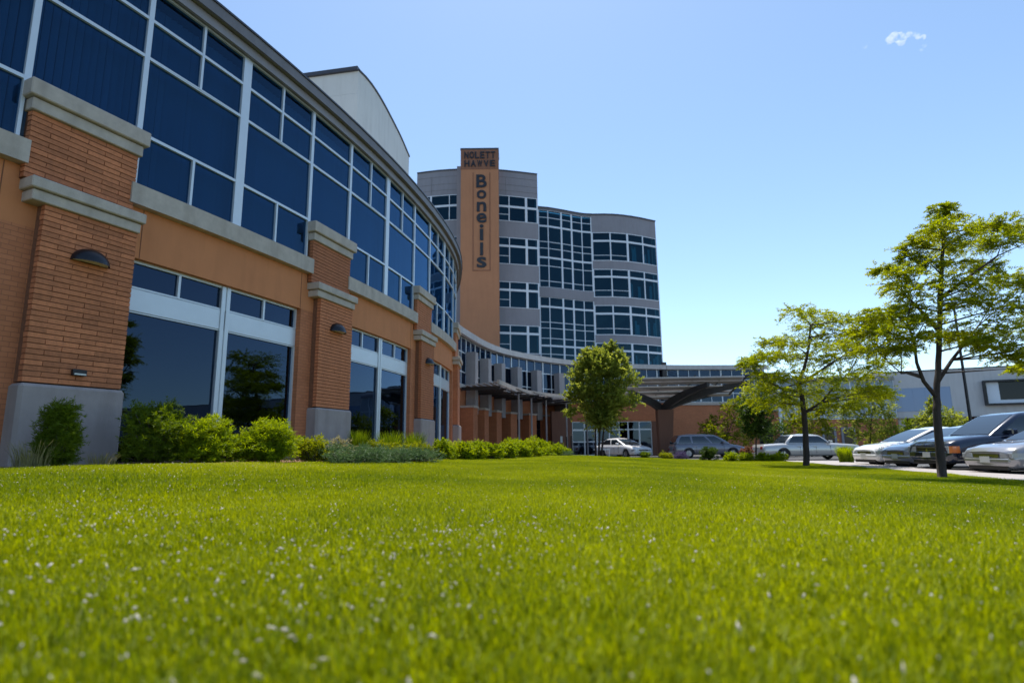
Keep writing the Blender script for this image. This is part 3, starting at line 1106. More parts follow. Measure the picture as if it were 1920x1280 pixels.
def zpy(py):
    return float(at(905, py, PYY)[2])


for ch, ya, yb, w in (('B', 328, 352, 1.0), ('o', 357, 373, .9), ('n', 379, 397, .9), ('e', 400, 418, .95), ('i', 421, 451, .36), ('l', 455, 479, .28), ('s', 482, 502, .9)):
    letter(ch, -2.78, zpy(yb), zpy(ya), w, PYY, pyl, 'sign_letter')
for row, za, zb in (('NOLETT', 28.45, 29.15), ('HAWVE', 27.6, 28.25)):
    n = len(row)
    for i, ch in enumerate(row):
        wd = 3.1 / n
        letter(ch, -4.5 + wd * (i + .5), za, zb, wd * .8, PYY - .03, pyl, 'sign_letter')

# ------------------------------------------------------------------ right wing, connector, far right building
ann = thing('ribbon_window_wing', 'low brick wing with dark ribbon windows behind the canopy', 'building', (20, 62.5, 0))
CA = Curve([(15.5, 62.0), (18, 61.7), (21, 61.9), (24, 61.8), (27.5, 61.0)])
AE = CA.S[-1]
MB().cbox(CA, 0, AE, .35, .75, -.05, 4.2).build('brick_wall', 'brickwork', ann)
MB().cbox(CA, 0, AE, .3, .85, 4.205, 4.4).build('coping', 'stone', ann)
MB().cbox(CA, 0, AE, -.3, .1, 4.0, 6.6).build('upper_wall', 'grey_panel', ann)
MB().cbox(CA, 0, AE, -.9, -.85, 6.0, 7.7).build('room_wall', 'interior', ann)
MB().cbox(CA, 0, AE, -6, .6, 7.72, 8.0).build('roof', 'louver', ann)
c3 = [(AE * i / 8, AE * (i + 1) / 8, 6.61, 7.71, (.05, .05, .06, .06)) for i in range(8)]
glazing(CA, c3, .1, .1, ann, 'aluminium', 'far_glass')
MB().cbox(CA, 5.6, 7.2, .12, .4, 6.4, 7.7).build('brick_panel', 'brickwork', ann)
for s in (1.7, 4.6, 8.0, 10.5):
    c3 = [(s - .65, s + .65, .05, 2.3, (.07, .07, .08, .04)), (s - .65, s + .65, 2.3, 3.2, (.07, .07, .04, .06))]
    glazing(CA, c3, .80, .05, ann, 'dark_steel', 'dark_glass', inset=.02)
MB().cbox(CA, -.4, .5, .76, 1.1, -.05, 3.2).build('brick_pier', 'brickwork', ann)
MB().cbox(CA, -.5, .6, .76, 1.2, 3.205, 3.4).build('pier_cap', 'stone', ann)

con = thing('glass_connector', 'blue grey glass walled connector over a brick base between the trees', 'building', (32, 60, 0))
CB = Curve([(27.5, 60.5), (30, 60.5), (34, 60.3), (39, 60.0)])
BE = CB.S[-1]
MB().cbox(CB, 0, BE, -.4, 0, -.05, 3.3).build('brick_wall', 'brickwork', con)
MB().cbox(CB, 0, BE, -.9, -.85, 3.3, 7.2).build('room_wall', 'curtain', con)
MB().cbox(CB, 0, BE, -6, .3, 7.2, 7.55).build('roof', 'grey_panel', con)
c3 = []
for i in range(8):
    c3.append((BE * i / 8, BE * (i + 1) / 8, 3.31, 5.4, (.05, .05, .06, .04)))
    c3.append((BE * i / 8, BE * (i + 1) / 8, 5.4, 7.19, (.05, .05, .04, .06)))
glazing(CB, c3, .02, .1, con, 'aluminium', 'grey_glass')
for s in (4.6, 6.5):
    c3 = [(s - .7, s + .7, .05, 2.5, (.22, .22, .3, .22))]
    glazing(CB, c3, .12, .11, con, 'grey_panel', 'dark_glass', inset=.04)
MB().box(26.9, 27.15, 59.6, 59.85, 0, 7.9).build('post', 'white_frame', con)
MB().box(24.5, 27.6, 59.5, 60.2, 7.85, 8.05).build('roof_beam', 'dark_steel', con)

gb = thing('grey_building', 'long grey building with overhanging upper floor at the right edge', 'building', (55, 54, 0))
CG = Curve([(37.6, 61.2), (48.35, 56.3), (75, 44.2), (110, 28.5)])
GE = CG.S[-1]
MB().cbox(CG, 0, GE, -.4, 0, 3.5, 8.0, 50).build('upper_wall', 'render_grey', gb)
MB().cbox(CG, 0, GE, -14, .06, 8.003, 8.12, 50).build('roof', 'roof_edge', gb)
MB().cbox(CG, 0, GE, -14, 0, 3.35, 3.495, 50).build('soffit', 'render_grey', gb)
MB().cbox(CG, .0, GE, -3.4, -3.0, -.05, 3.34, 50).build('recessed_wall', 'brown_wood', gb)
MB().cbox(CG, 0, GE, -14, -13.6, -.05, 8.0, 50).build('rear_wall', 'render_grey', gb)
s = 2.0
while s < 60:
    MB().cbox(CG, s, s + .55, -1.4, -.6, -.05, 3.34, 9).build('column', 'render_grey', gb)
    c3 = [(s + 1.4, s + 2.6, .05, 3.1, (.07, .07, .08, .06)), (s + 2.6, s + 3.8, .05, 3.1, (.07, .07, .08, .06))]
    glazing(CG, c3, -2.9, .09, gb, 'dark_steel', 'dark_glass', inset=.04)
    s += 5.2
# flush pale blue glass strip
c3 = [(.3 + 1.05 * i, .3 + 1.05 * (i + 1), 4.0, 6.35, (.03, .03, .05, .05)) for i in range(6)]
glazing(CG, c3, .04, .04, gb, 'pale_glass', 'pale_glass', inset=.015)
# projecting framed windows
for s in (9.2, 17.5, 26, 35):
    fr_ = MB()
    for (a, b, z0, z1) in ((s, s + .18, 4.35, 6.75), (s + 5.3, s + 5.48, 4.35, 6.75), (s + .18, s + 5.3, 4.35, 4.52), (s + .18, s + 5.3, 6.58, 6.75)):
        fr_.cbox(CG, a, b, .003, .55, z0, z1, 9)
    fw_ = fr_.build('projecting_window', 'black_metal', gb)
    MB().cbox(CG, s + .18, s + 1.25, .003, .12, 4.52, 6.58, 9).build('side_panel', 'white_frame', fw_)
    MB().cbox(CG, s + 1.25, s + 4.6, .003, .1, 4.52, 4.85, 9).build('sill_panel', 'white_frame', fw_)
    MB().cbox(CG, s + 4.6, s + 5.3, .003, .12, 4.52, 6.58, 9).build('side_panel', 'white_frame', fw_)
    MB().cbox(CG, s + 1.25, s + 4.6, .003, .06, 4.86, 6.57, 9).build('pane', 'dark_glass', fw_)

# porte-cochere canopy
can = thing('entrance_canopy', 'dark fan shaped canopy of grey slats on a thick brown column', 'canopy', (11.7, 46, 0))
MB().hexa([(11.25, 45.6, -.05), (12.15, 45.6, -.05), (12.15, 46.4, -.05), (11.25, 46.4, -.05),
           (11.2, 45.6, 3.6), (12.45, 45.6, 3.6), (12.45, 46.4, 3.6), (11.2, 46.4, 3.6)]).build('column', 'brown_wood', can)


def beam(p, q, sag, w, h, name):
    g = MB()
    N = 10
    p, q = np.array(p, float), np.array(q, float)
    for i in range(N):
        A, B = [], []
        for t, L in ((i / N, A), ((i + 1) / N, B)):
            c = p + (q - p) * t
            c[2] = p[2] + (q[2] - p[2]) * (t ** .62) + sag * math.sin(math.pi * t)
            hh = h * (1 - .55 * t)
            d = (q - p)[:2] / np.linalg.norm((q - p)[:2])
            nn = np.array([-d[1], d[0]]) * w / 2
            L += [(c[0] - nn[0], c[1] - nn[1], c[2] - hh), (c[0] + nn[0], c[1] + nn[1], c[2] - hh), (c[0] + nn[0], c[1] + nn[1], c[2]), (c[0] - nn[0], c[1] - nn[1], c[2])]
        g.hexa([A[0], B[0], B[1], A[1], A[3], B[3], B[2], A[2]])
    return g.build(name, 'dark_steel', can)


beam((11.7, 46, 3.9), (17.6, 43.5, 5.55), .1, .28, .75, 'beam')
beam((11.7, 46, 3.9), (14.2, 42.5, 5.35), .05, .28, .7, 'beam')
beam((11.7, 46.2, 3.9), (8.6, 43.0, 4.9), .0, .28, .7, 'beam')
beam((11.7, 46, 3.9), (17.8, 48.2, 5.3), .1, .28, .7, 'beam')
for i, (yc, zc, xa, xb) in enumerate(((42.6, 5.62, 8.6, 16.8), (43.5, 5.45, 8.4, 17.2), (44.4, 5.15, 8.4, 15.8), (45.3, 4.85, 8.5, 15.2), (46.2, 4.55, 8.6, 14.6), (47.1, 4.8, 9.5, 17.5), (48.0, 5.1, 9.5, 18.0), (48.9, 5.4, 9.5, 18.3))):
    MB().hexa([(xa, yc - .36, zc), (xb, yc - .36, zc + .06), (xb, yc + .36, zc - .08), (xa, yc + .36, zc - .14),
               (xa, yc - .36, zc + .10), (xb, yc - .36, zc + .16), (xb, yc + .36, zc + .02), (xa, yc + .36, zc - .04)]).build('slat', 'louver', can)
for x in (9.2, 11.2, 13.2, 15.2, 17.0):
    MB().hexa([(x, 42.3, 5.74), (x + .1, 42.3, 5.74), (x + .1, 46.2, 4.72), (x, 46.2, 4.72),
               (x, 42.3, 5.86), (x + .1, 42.3, 5.86), (x + .1, 46.2, 4.84), (x, 46.2, 4.84)]).build('purlin', 'dark_steel', can)

# entrance storefront with doors under the canopy
ent = thing('entrance_vestibule', 'grey framed glass entrance doors in a brown wall under the canopy', 'entrance', (7, 52.6, 0))
CE = Curve([(3.4, 51.6), (5.4, 52.2), (8, 52.4), (13.6, 52.6)])
MB().cbox(CE, 0, 1.9, -.4, 0, -.05, 3.9).build('brown_wall', 'brown_wood', ent)
MB().cbox(CE, 1.9, CE.S[-1], -.4, 0, 3.0, 4.6).build('head_wall', 'brickwork', ent)
MB().cbox(CE, 9.0, CE.S[-1], -.4, -.001, -.05, 2.99).build('side_wall', 'brown_wood', ent)
MB().cbox(CE, 0, CE.S[-1], -4, .1, 4.605, 4.8).build('roof', 'roof', ent)
MB().cbox(CE, 1.9, 9.0, -.9, -.85, -.05, 3.0).build('room_wall', 'dark_interior', ent)
c3 = []
e = [1.9, 3.0, 4.1, 5.2, 6.1, 6.9, 7.9, 9.0]
for a, b in zip(e[:-1], e[1:]):
    c3.append((a, b, 2.3, 3.0, (.05, .05, .05, .06)))
    if a < 5:
        c3.append((a, b, .05, 1.25, (.05, .05, .1, .04)))
        c3.append((a, b, 1.25, 2.3, (.05, .05, .04, .1)))
    else:
        c3.append((a, b, .05, 2.3, (.07, .07, .1, .06)))
glazing(CE, c3, -.05, .12, ent, 'aluminium', 'lower_glass')
MB().cbox(CE, .75, .95, .005, .03, 1.2, 1.75, 9).build('white_plaque', 'plate', ent)

# small posts by the entrance
for (px, yb, yt, Y, lab) in ((1063, 853, 817, 40, 'shorter dark post left of the brown entrance wall'), (1072, 853, 815, 41.5, 'taller dark post left of the brown entrance wall')):
    p = at(px, 850, Y)
    ht = at(px, yt, Y)[2]
    o = MB().lathe([(.0, -.05), (.055, -.05), (.055, ht - .06), (.045, ht - .01), (0, ht)], 10, org=(p[0], p[1], 0)).build('bollard', 'dark_steel', origin=(p[0], p[1], 0), smooth=True)
    set_props(o, lab, 'bollard')
p = at(1117, 850, 39.0)
fp = thing('sign_post', 'thin white post with small cross bar beside the pear tree', 'post', (p[0], p[1], 0))
MB().tube([(p[0], p[1], -.02), (p[0], p[1], 2.7)], .04, 8).build('pole', 'white_frame', fp)
MB().box(p[0] - .12, p[0] + .95, p[1] - .03, p[1] + .03, .62, .70).build('cross_bar', 'white_frame', fp)
MB().box(p[0] + .86, p[0] + .92, p[1] - .03, p[1] + .03, -.02, .62).build('support', 'white_frame', fp)

# corner post of the tower and the sagging wire
p = at(1245, 690, 60)
q = at(1290, 705, 60)
cp = thing('service_mast', 'short dark mast at the tower foot carrying a sagging wire', 'mast', (p[0], p[1], 0))
MB().box(p[0] - .22, p[0] + .22, p[1] - .2, p[1] + .2, 0, p[2] + .6).build('mast', 'dark_steel', cp)
pts = [p + (q - p) * t + np.array([0, 0, -.25 * math.sin(math.pi * t)]) for t in np.linspace(0, 1, 9)]
MB().tube(pts, .025, 5).build('wire', 'wire', cp)

# lamp pole behind the near tree
p = at(1820, 790, 31.0)
lp = thing('lamp_pole', 'slim dark parking lot lamp pole behind the near locust tree', 'lamp post', (p[0], p[1], 0))
MB().lathe([(0, -.02), (.3, -.02), (.3, .55), (0, .55)], 14, org=(p[0], p[1], 0)).build('footing', 'concrete', lp)
MB().tube([(p[0], p[1], .5), (p[0], p[1], 8.2)], [.085, .055], 10).build('pole', 'black_metal', lp)
MB().box(p[0] - .7, p[0] + .1, p[1] - .16, p[1] + .16, 8.15, 8.32).build('lamp_head', 'black_metal', lp)

# ------------------------------------------------------------------ wall lamps on the piers
LAMP_LAB = {1: 'large black half dome wall lamp on the nearest brick pier', 2: 'black half dome wall lamp on the middle brick pier',
            3: 'small black wall lamp on the farthest brick pier'}
for k in (1, 2, 3):
    c, t, n = PIERS[k]
    zb = 3.85
    base = c + n * .23
    L = thing('wall_lamp', LAMP_LAB[k], 'lamp', (base[0], base[1], zb), group='wall lamps on the brick piers')
    ang = math.atan2(n[1], n[0])
    V, Fs = [], []
    N, M = 18, 8
    for i in range(M + 1):            # quarter dome bulging out of the wall, open below
        e_ = (math.pi / 2) * i / M
        for j in range(N + 1):
            a = -math.pi / 2 + math.pi * j / N
            r = math.cos(e_)
            x, y, z = .22 * r * math.cos(a), .29 * r * math.sin(a), .24 * math.sin(e_)
            V.append((x * math.cos(ang) - y * math.sin(ang), x * math.sin(ang) + y * math.cos(ang), z))
    for i in range(M):
        for j in range(N):
            q = i * (N + 1) + j
            Fs.append([q, q + 1, q + N + 2, q + N + 1])
    me = quick_mesh('shade', V, Fs, True)
    link_mesh('shade', me, 'black_metal', L)
    V2 = [(V[j][0] * .9, V[j][1] * .9, .012) for j in range(N + 1)]
    link_mesh('diffuser', quick_mesh('diffuser', V2, [list(range(N + 1))]), 'plate', L)
    g = MB()
    P = [base + t * -.14 - n * .02, base + t * .14 - n * .02, base + t * .14 + n * .02, base + t * -.14 + n * .02]
    g.hexa([(p[0], p[1], zb + .01) for p in P] + [(p[0], p[1], zb + .16) for p in P])
    g.build('back_plate', 'black_metal', L)
c, t, n = PIERS[1]
base = c + n * .225 + t * .02
L = thing('outlet_box', 'tiny black box fixture low on the nearest brick pier', 'fixture', (base[0], base[1], 2.08))
g = MB()
P = [base + t * -.10, base + t * .10, base + t * .10 + n * .07, base + t * -.10 + n * .07]
g.hexa([(p[0], p[1], 2.05) for p in P] + [(p[0], p[1], 2.15) for p in P])
g.build('housing', 'black_metal', L, bevel=.008)
P = [base + t * -.085 + n * .072, base + t * .085 + n * .072, base + t * .085 + n * .078, base + t * -.085 + n * .078]
MB().hexa([(p[0], p[1], 2.06) for p in P] + [(p[0], p[1], 2.085) for p in P]).build('lens', 'plate', L)
#PART2

# ------------------------------------------------------------------ plants


def leaf_quads(pos, dirs, side, ln, wd, rg):
    """rhombic leaves, one quad each"""
    n = len(pos)
    d = dirs / (np.linalg.norm(dirs, axis=1)[:, None] + 1e-9)
    s_ = side - d * np.sum(side * d, 1)[:, None]
    s_ /= (np.linalg.norm(s_, axis=1)[:, None] + 1e-9)
    L = ln * rg.uniform(.7, 1.25, n)[:, None]
    W = wd * rg.uniform(.7, 1.2, n)[:, None]
    nrm = np.cross(d, s_)
    V = np.empty((n, 4, 3))
    V[:, 0] = pos
    V[:, 1] = pos + d * L * .5 + s_ * W * .5 + nrm * W * .12
    V[:, 2] = pos + d * L
    V[:, 3] = pos + d * L * .5 - s_ * W * .5 + nrm * W * .12
    return V.reshape(-1, 3)


def quads_mesh(name, V):
    return quick_mesh(name, V, np.arange(len(V), dtype=np.int32).reshape(-1, 4))


def unit(n, rg):
    v = rg.normal(size=(n, 3))
    return v / np.linalg.norm(v, axis=1)[:, None]


def spray(centers, radii, n_twig, n_leaf, ln, wd, rg, twig=.5, flat=.5, droop=.25, upb=0.0, shell=.55, paired=True):
    """twigs radiating inside ellipsoidal clumps, leaves set along each twig"""
    out = []
    tw = []
    for c, r in zip(centers, radii):
        c, r = np.array(c), np.array(r)
        vol = (r[0] * r[1] * r[2]) ** (1 / 3)
        k = max(4, int(n_twig))
        u = unit(k, rg)
        rad = shell + (1 - shell) * rg.uniform(0, 1, k) ** .7
        st = c + u * r * (rad * rg.uniform(.35, .85, k))[:, None]
        d = u * np.array([1, 1, flat]) + rg.normal(0, .45, (k, 3)) * np.array([1, 1, flat])
        d[:, 2] += upb
        d /= np.linalg.norm(d, axis=1)[:, None]
        tl = twig * rg.uniform(.5, 1.2, k) * min(1.6, max(.5, vol / .4))
        for i in range(k):
            t = np.sort(rg.uniform(.03, 1, n_leaf))
            p = st[i] + d[i] * (tl[i] * t)[:, None]
            p[:, 2] -= droop * tl[i] * t ** 2
            tw.append((st[i], st[i] + d[i] * tl[i] - np.array([0, 0, droop * tl[i]])))
            sd = np.cross(d[i], np.array([0, 0, 1.0]))
            sgn = np.where(np.arange(n_leaf) % 2 == 0, 1.0, -1.0)[:, None]
            ld = sd * sgn * .8 + d[i] * .55 + rg.normal(0, .45, (n_leaf, 3))
            out.append(leaf_quads(p, ld, rg.normal(size=(n_leaf, 3)) + np.array([0, 0, .0]), ln, wd, rg))
    return np.concatenate(out), tw


def put_leaves(name, V, mat, parent):
    V = V - ORIGIN[parent]
    return link_mesh(name, quads_mesh(name, V), mat, parent)


def bez(a, b, n=5, sag=0.0, lift=0.3):
    a, b = np.array(a, float), np.array(b, float)
    m = (a + b) / 2
    m[2] += lift * abs(b[2] - a[2]) * .2 - sag
    m[:2] = a[:2] * .45 + b[:2] * .55
    return [a * (1 - t) ** 2 + 2 * m * t * (1 - t) + b * t ** 2 for t in np.linspace(0, 1, n)]


def locust(label, Y, trunk_px, limbs_px, clumps, leaf, seed, r0, ntw, nlf, mat='locust_leaf', depth=1.0, base_z=None, ext=1.0):
    rg = np.random.default_rng(seed)
    base = at(trunk_px[0][0], trunk_px[0][1], Y)
    gz = ground_h(base[0], base[1])
    t = thing('locust_tree', label, 'tree', (base[0], base[1], gz))
    g = MB()
    tp = [at(px, py, Y + dy) for (px, py, dy) in trunk_px]
    tp[0][2] = gz - .06
    foot = tp[0] + (tp[1] - tp[0]) * .06
    tp2 = [tp[0], foot] + tp[1:]
    rr = [r0 * 1.7, r0 * 1.08] + [r0 * (1 - .8 * (i + 1) / (len(tp2) - 1)) for i in range(len(tp2) - 2)]
    # refine
    P, RR = [], []
    for i in range(len(tp2) - 1):
        for q in np.linspace(0, 1, 5)[:-1]:
            P.append(tp2[i] * (1 - q) + tp2[i + 1] * q + rg.normal(0, r0 * .07, 3) * (i > 0))
            RR.append(rr[i] * (1 - q) + rr[i + 1] * q)
    P.append(tp2[-1]); RR.append(rr[-1])
    g.tube(P, RR, 10)
    trunk = g.build('trunk', 'bark', t, smooth=True)
    nodes = list(zip(P[6:], RR[6:]))
    g = MB()
    for lm in limbs_px:
        q = [at(px, py, Y + dy) for (px, py, dy) in lm]
        ra = np.linspace(r0 * .55, r0 * .2, len(q))
        g.tube(q, ra, 7)
        nodes += list(zip(q[1:], ra[1:]))
    C, Rd = [], []
    for (cx, cy, rx, ry) in clumps:
        dy = rg.uniform(-depth, depth)
        c = at(cx, cy, Y + dy)
        k = Y / F_PX
        C.append(c)
        Rd.append((rx * k, max(.25, rx * k * .8), ry * k))
        # branch from the nearest lower skeleton node
        best = min(nodes, key=lambda nd: np.linalg.norm((nd[0] - c) * np.array([1, 1, 1.4])) + (1.5 if nd[0][2] > c[2] else 0))
        g.tube(bez(best[0], c, 6), np.linspace(min(best[1] * .8, r0 * .28), r0 * .05, 6), 5)
    V, tw = spray(C, Rd, ntw, nlf, leaf[0], leaf[1], rg, twig=.42 * ext, flat=.28, droop=.22, shell=.3)
    for a, b in tw[::3]:
        g.tube([a, b], [.006, .003], 3, False)
    g.build('branches', 'bark', t, smooth=True)
    put_leaves('crown', V, mat, t)
    return t


near_clumps = [(1766, 392, 26, 12), (1778, 408, 38, 14), (1760, 425, 45, 14), (1800, 436, 50, 18), (1850, 425, 42, 18), (1890, 418, 38, 16), (1915, 432, 34, 15), (1960, 440, 40, 18),
    (1735, 447, 40, 12), (1712, 462, 38, 14), (1705, 485, 36, 16), (1768, 462, 50, 16), (1830, 458, 50, 16), (1880, 452, 45, 14), (1655, 505, 26, 7), (1690, 512, 34, 12), (1745, 495, 44, 14),
    (1800, 495, 52, 20), (1850, 500, 40, 18), (1680, 535, 40, 14), (1715, 545, 48, 18), (1775, 530, 56, 20), (1840, 530, 52, 20), (1890, 520, 44, 12), (1930, 530, 40, 14),
    (1800, 565, 50, 18), (1850, 562, 56, 26), (1900, 570, 50, 24), (1940, 590, 46, 26), (1700, 575, 44, 14), (1650, 585, 42, 16), (1690, 592, 46, 16), (1735, 600, 42, 12),
    (1625, 600, 26, 10), (1620, 620, 30, 14), (1665, 622, 50, 15), (1715, 630, 50, 14), (1765, 628, 46, 12), (1810, 634, 46, 14), (1850, 610, 56, 28), (1895, 620, 52, 26), (1640, 655, 44, 12), (1690, 655, 34, 11),
    (1860, 650, 40, 14), (1890, 668, 40, 16), (1915, 690, 30, 12), (1950, 650, 50, 30), (1835, 640, 30, 10)]
locust('tall feathery locust tree nearest to the camera beside the navy car', 13.0,
       [(1766, 895, 0), (1757, 770, 0), (1756, 740, 0), (1760, 660, .1), (1762, 560, .15), (1768, 470, .1), (1770, 405, 0)],
       [[(1756, 745, 0), (1732, 715, -.1), (1719, 680, -.2), (1714, 640, -.25), (1700, 600, -.3)], [(1758, 716, 0), (1785, 675, .2), (1808, 645, .4), (1835, 610, .6)],
        [(1728, 706, -.05), (1700, 698, -.3), (1690, 700, -.4)], [(1760, 620, .1), (1720, 575, .3), (1690, 545, .5)], [(1762, 560, .1), (1815, 520, -.3), (1870, 480, -.6)]],
       near_clumps, (.062, .020), 11, .088, 66, 34, depth=.95, ext=.9)

second_clumps = [(1500, 585, 40, 12), (1540, 592, 46, 12), (1580, 600, 36, 12), (1520, 612, 42, 13), (1565, 625, 40, 13), (1450, 640, 30, 10), (1480, 640, 40, 14), (1530, 642, 44, 15), (1575, 648, 36, 13),
    (1415, 672, 30, 7), (1440, 668, 36, 11), (1405, 682, 26, 5), (1470, 668, 40, 14), (1520, 672, 44, 16), (1570, 672, 40, 14), (1615, 640, 44, 14), (1640, 620, 44, 14), (1660, 605, 30, 10), (1620, 660, 46, 16),
    (1650, 680, 36, 14), (1440, 705, 40, 14), (1480, 705, 46, 18), (1530, 710, 50, 18), (1580, 705, 48, 18), (1625, 700, 40, 16), (1420, 728, 34, 14), (1455, 735, 44, 16), (1500, 738, 48, 16), (1550, 738, 48, 18),
    (1600, 735, 46, 18), (1640, 730, 34, 14), (1430, 752, 36, 12), (1475, 758, 40, 12), (1575, 758, 40, 12), (1660, 740, 26, 10)]
locust('smaller feathery locust tree at the lawn edge before the white car', 21.0,
       [(1512, 873, 0), (1510, 800, 0), (1504, 745, 0), (1496, 718, 0), (1508, 690, .1), (1516, 655, .1), (1520, 610, 0)],
       [[(1506, 775, 0), (1540, 755, .2), (1560, 730, .4), (1590, 700, .6)], [(1502, 735, 0), (1465, 728, -.3), (1440, 715, -.5)], [(1500, 720, 0), (1545, 690, -.4), (1600, 655, -.7)]],
       second_clumps, (.09, .028), 12, .105, 58, 30, depth=1.4, ext=1.1)


def round_tree(name, label, px, base_y, Y, clumps, leaf, mat, seed, r0, ntw, nlf, stems=1, gz=None, upb=.35, cat='tree', twig=.42):
    rg = np.random.default_rng(seed)
    base = at(px, base_y, Y)
    gz = ground_h(base[0], base[1]) if gz is None else gz
    base[2] = gz
    t = thing(name, label, cat, tuple(base))
    k = Y / F_PX
    C, Rd = [], []
    for (cx, cy, rx, ry) in clumps:
        c = at(cx, cy, Y + rg.uniform(-.5, .5) * rx * k * 1.2)
        C.append(c)
        Rd.append((rx * k, rx * k, ry * k))
    g = MB()
    topc = np.mean(C, 0)
    stem_tops = []
    for i in range(stems):
        off = np.array([(i - (stems - 1) / 2) * .16, rg.uniform(-.1, .1), 0])
        top = topc + off * 2.5 + np.array([0, 0, .2])
        pp = bez(base + off - np.array([0, 0, .05]), top, 6)
        g.tube(pp, np.linspace(r0, r0 * .35, 6), 8)
        stem_tops.append(pp)
    for c in C:
        pp = stem_tops[int(rg.integers(stems))]
        g.tube(bez(pp[3], c, 4), [r0 * .35, r0 * .28, r0 * .2, r0 * .1], 5)
    g.build('trunk', 'bark' if r0 > .04 else 'grey_bark', t, smooth=True)
    V, tw = spray(C, Rd, ntw, nlf, leaf[0], leaf[1], rg, twig=twig, flat=.9, droop=.08, upb=upb, shell=.35)
    put_leaves('crown', V, mat, t)
    return t


rg = np.random.default_rng(5)
pear = []
for i in range(46):
    a = rg.uniform(0, 2 * math.pi)
    v = rg.uniform(-1, 1)
    u = math.sqrt(1 - v * v) * math.cos(a) * rg.uniform(.55, 1)
    w = 54 if v > -.3 else 46
    cx = 1131 + u * w
    cy = 742 - v * 56
    pear.append((cx, cy, 17, 17))
pear += [(1090, 690, 10, 14), (1108, 682, 10, 16), (1150, 676, 9, 20), (1148, 652, 4, 14), (1172, 694, 10, 14), (1128, 690, 12, 14), (1080, 705, 10, 12), (1185, 715, 10, 14), (1098, 668, 5, 14), (1118, 664, 5, 16), (1164, 672, 5, 14), (1070, 745, 8, 12), (1192, 752, 8, 14), (1068, 775, 8, 8), (1140, 662, 5, 18)]
round_tree('pear_tree', 'dense upright green tree with pointed top in front of the tower', 1122, 852, 37.0, pear, (.14, .09), 'pear_leaf', 21, .07, 32, 20, stems=3, gz=.1, upb=.95, twig=.75)
# a second stem pair shows below the crown
BG = [
    ('small_tree', 'yellow green leafy young tree behind the grey van hood', 1362, 850, 46, [(1325, 800, 16, 12), (1350, 790, 22, 16), (1378, 785, 20, 18), (1340, 815, 22, 14), (1370, 815, 24, 16), (1395, 800, 18, 16), (1365, 765, 16, 10), (1385, 760, 12, 10), (1392, 752, 10, 8), (1330, 822, 16, 10), (1400, 820, 16, 14), (1355, 830, 24, 10)], (.13, .09), 'yellow_leaf', .05, 26, 16),
    ('round_tree', 'dark green ball crowned small tree with thin trunk', 1417, 866, 28, [(1400, 770, 18, 16), (1420, 762, 22, 18), (1436, 776, 16, 16), (1410, 790, 22, 16), (1430, 798, 18, 14), (1416, 778, 22, 20), (1405, 805, 16, 10), (1422, 812, 18, 8)], (.08, .055), 'dark_leaf', .045, 40, 20),
    ('small_tree', 'yellowish leafy tree behind the long white car trunk', 1522, 850, 43, [(1480, 790, 18, 18), (1500, 778, 20, 18), (1525, 785, 20, 20), (1545, 778, 16, 18), (1490, 815, 22, 14), (1520, 815, 24, 14), (1545, 805, 16, 16), (1540, 762, 12, 12), (1505, 800, 22, 18)], (.13, .09), 'yellow_leaf', .06, 26, 16),
    ('small_tree', 'rounded mid green tree left of the white front facing car', 1630, 852, 40, [(1590, 770, 18, 16), (1612, 755, 22, 18), (1640, 752, 22, 18), (1660, 770, 18, 18), (1600, 795, 22, 16), (1630, 785, 26, 20), (1660, 800, 22, 18), (1675, 815, 16, 14), (1620, 820, 26, 14), (1650, 825, 26, 12), (1640, 740, 16, 12), (1608, 735, 12, 10)], (.12, .08), 'pear_leaf', .06, 32, 18),
    ('small_tree', 'bushy green tree between the near trunk and lamp pole', 1765, 845, 38, [(1735, 790, 16, 14), (1755, 778, 18, 16), (1780, 782, 18, 14), (1800, 795, 16, 12), (1745, 805, 18, 12), (1775, 805, 20, 14), (1748, 762, 8, 18), (1795, 810, 14, 10)], (.12, .08), 'pear_leaf', .05, 30, 16),
    ('small_tree', 'small distant tree glimpsed above the white car roof', 1702, 840, 48, [(1702, 800, 10, 12), (1695, 812, 12, 10), (1708, 815, 12, 10)], (.13, .09), 'bush_leaf', .04, 26, 14),
    ('shrub_mass', 'dark shrub between the ball crowned tree and yellowish tree', 1455, 850, 41, [(1445, 815, 16, 16), (1462, 808, 16, 18), (1475, 825, 16, 12), (1450, 835, 18, 10)], (.11, .07), 'dark_leaf', .035, 30, 16),
]
for i, (nm, lab, px, by, Y, cl, lf, mt, r0, a, b) in enumerate(BG):
    round_tree(nm, lab, px, by, Y, cl, lf, mt, 40 + i, r0, int(a * 1.7), b, gz=0.0 if Y > 30 else .12)


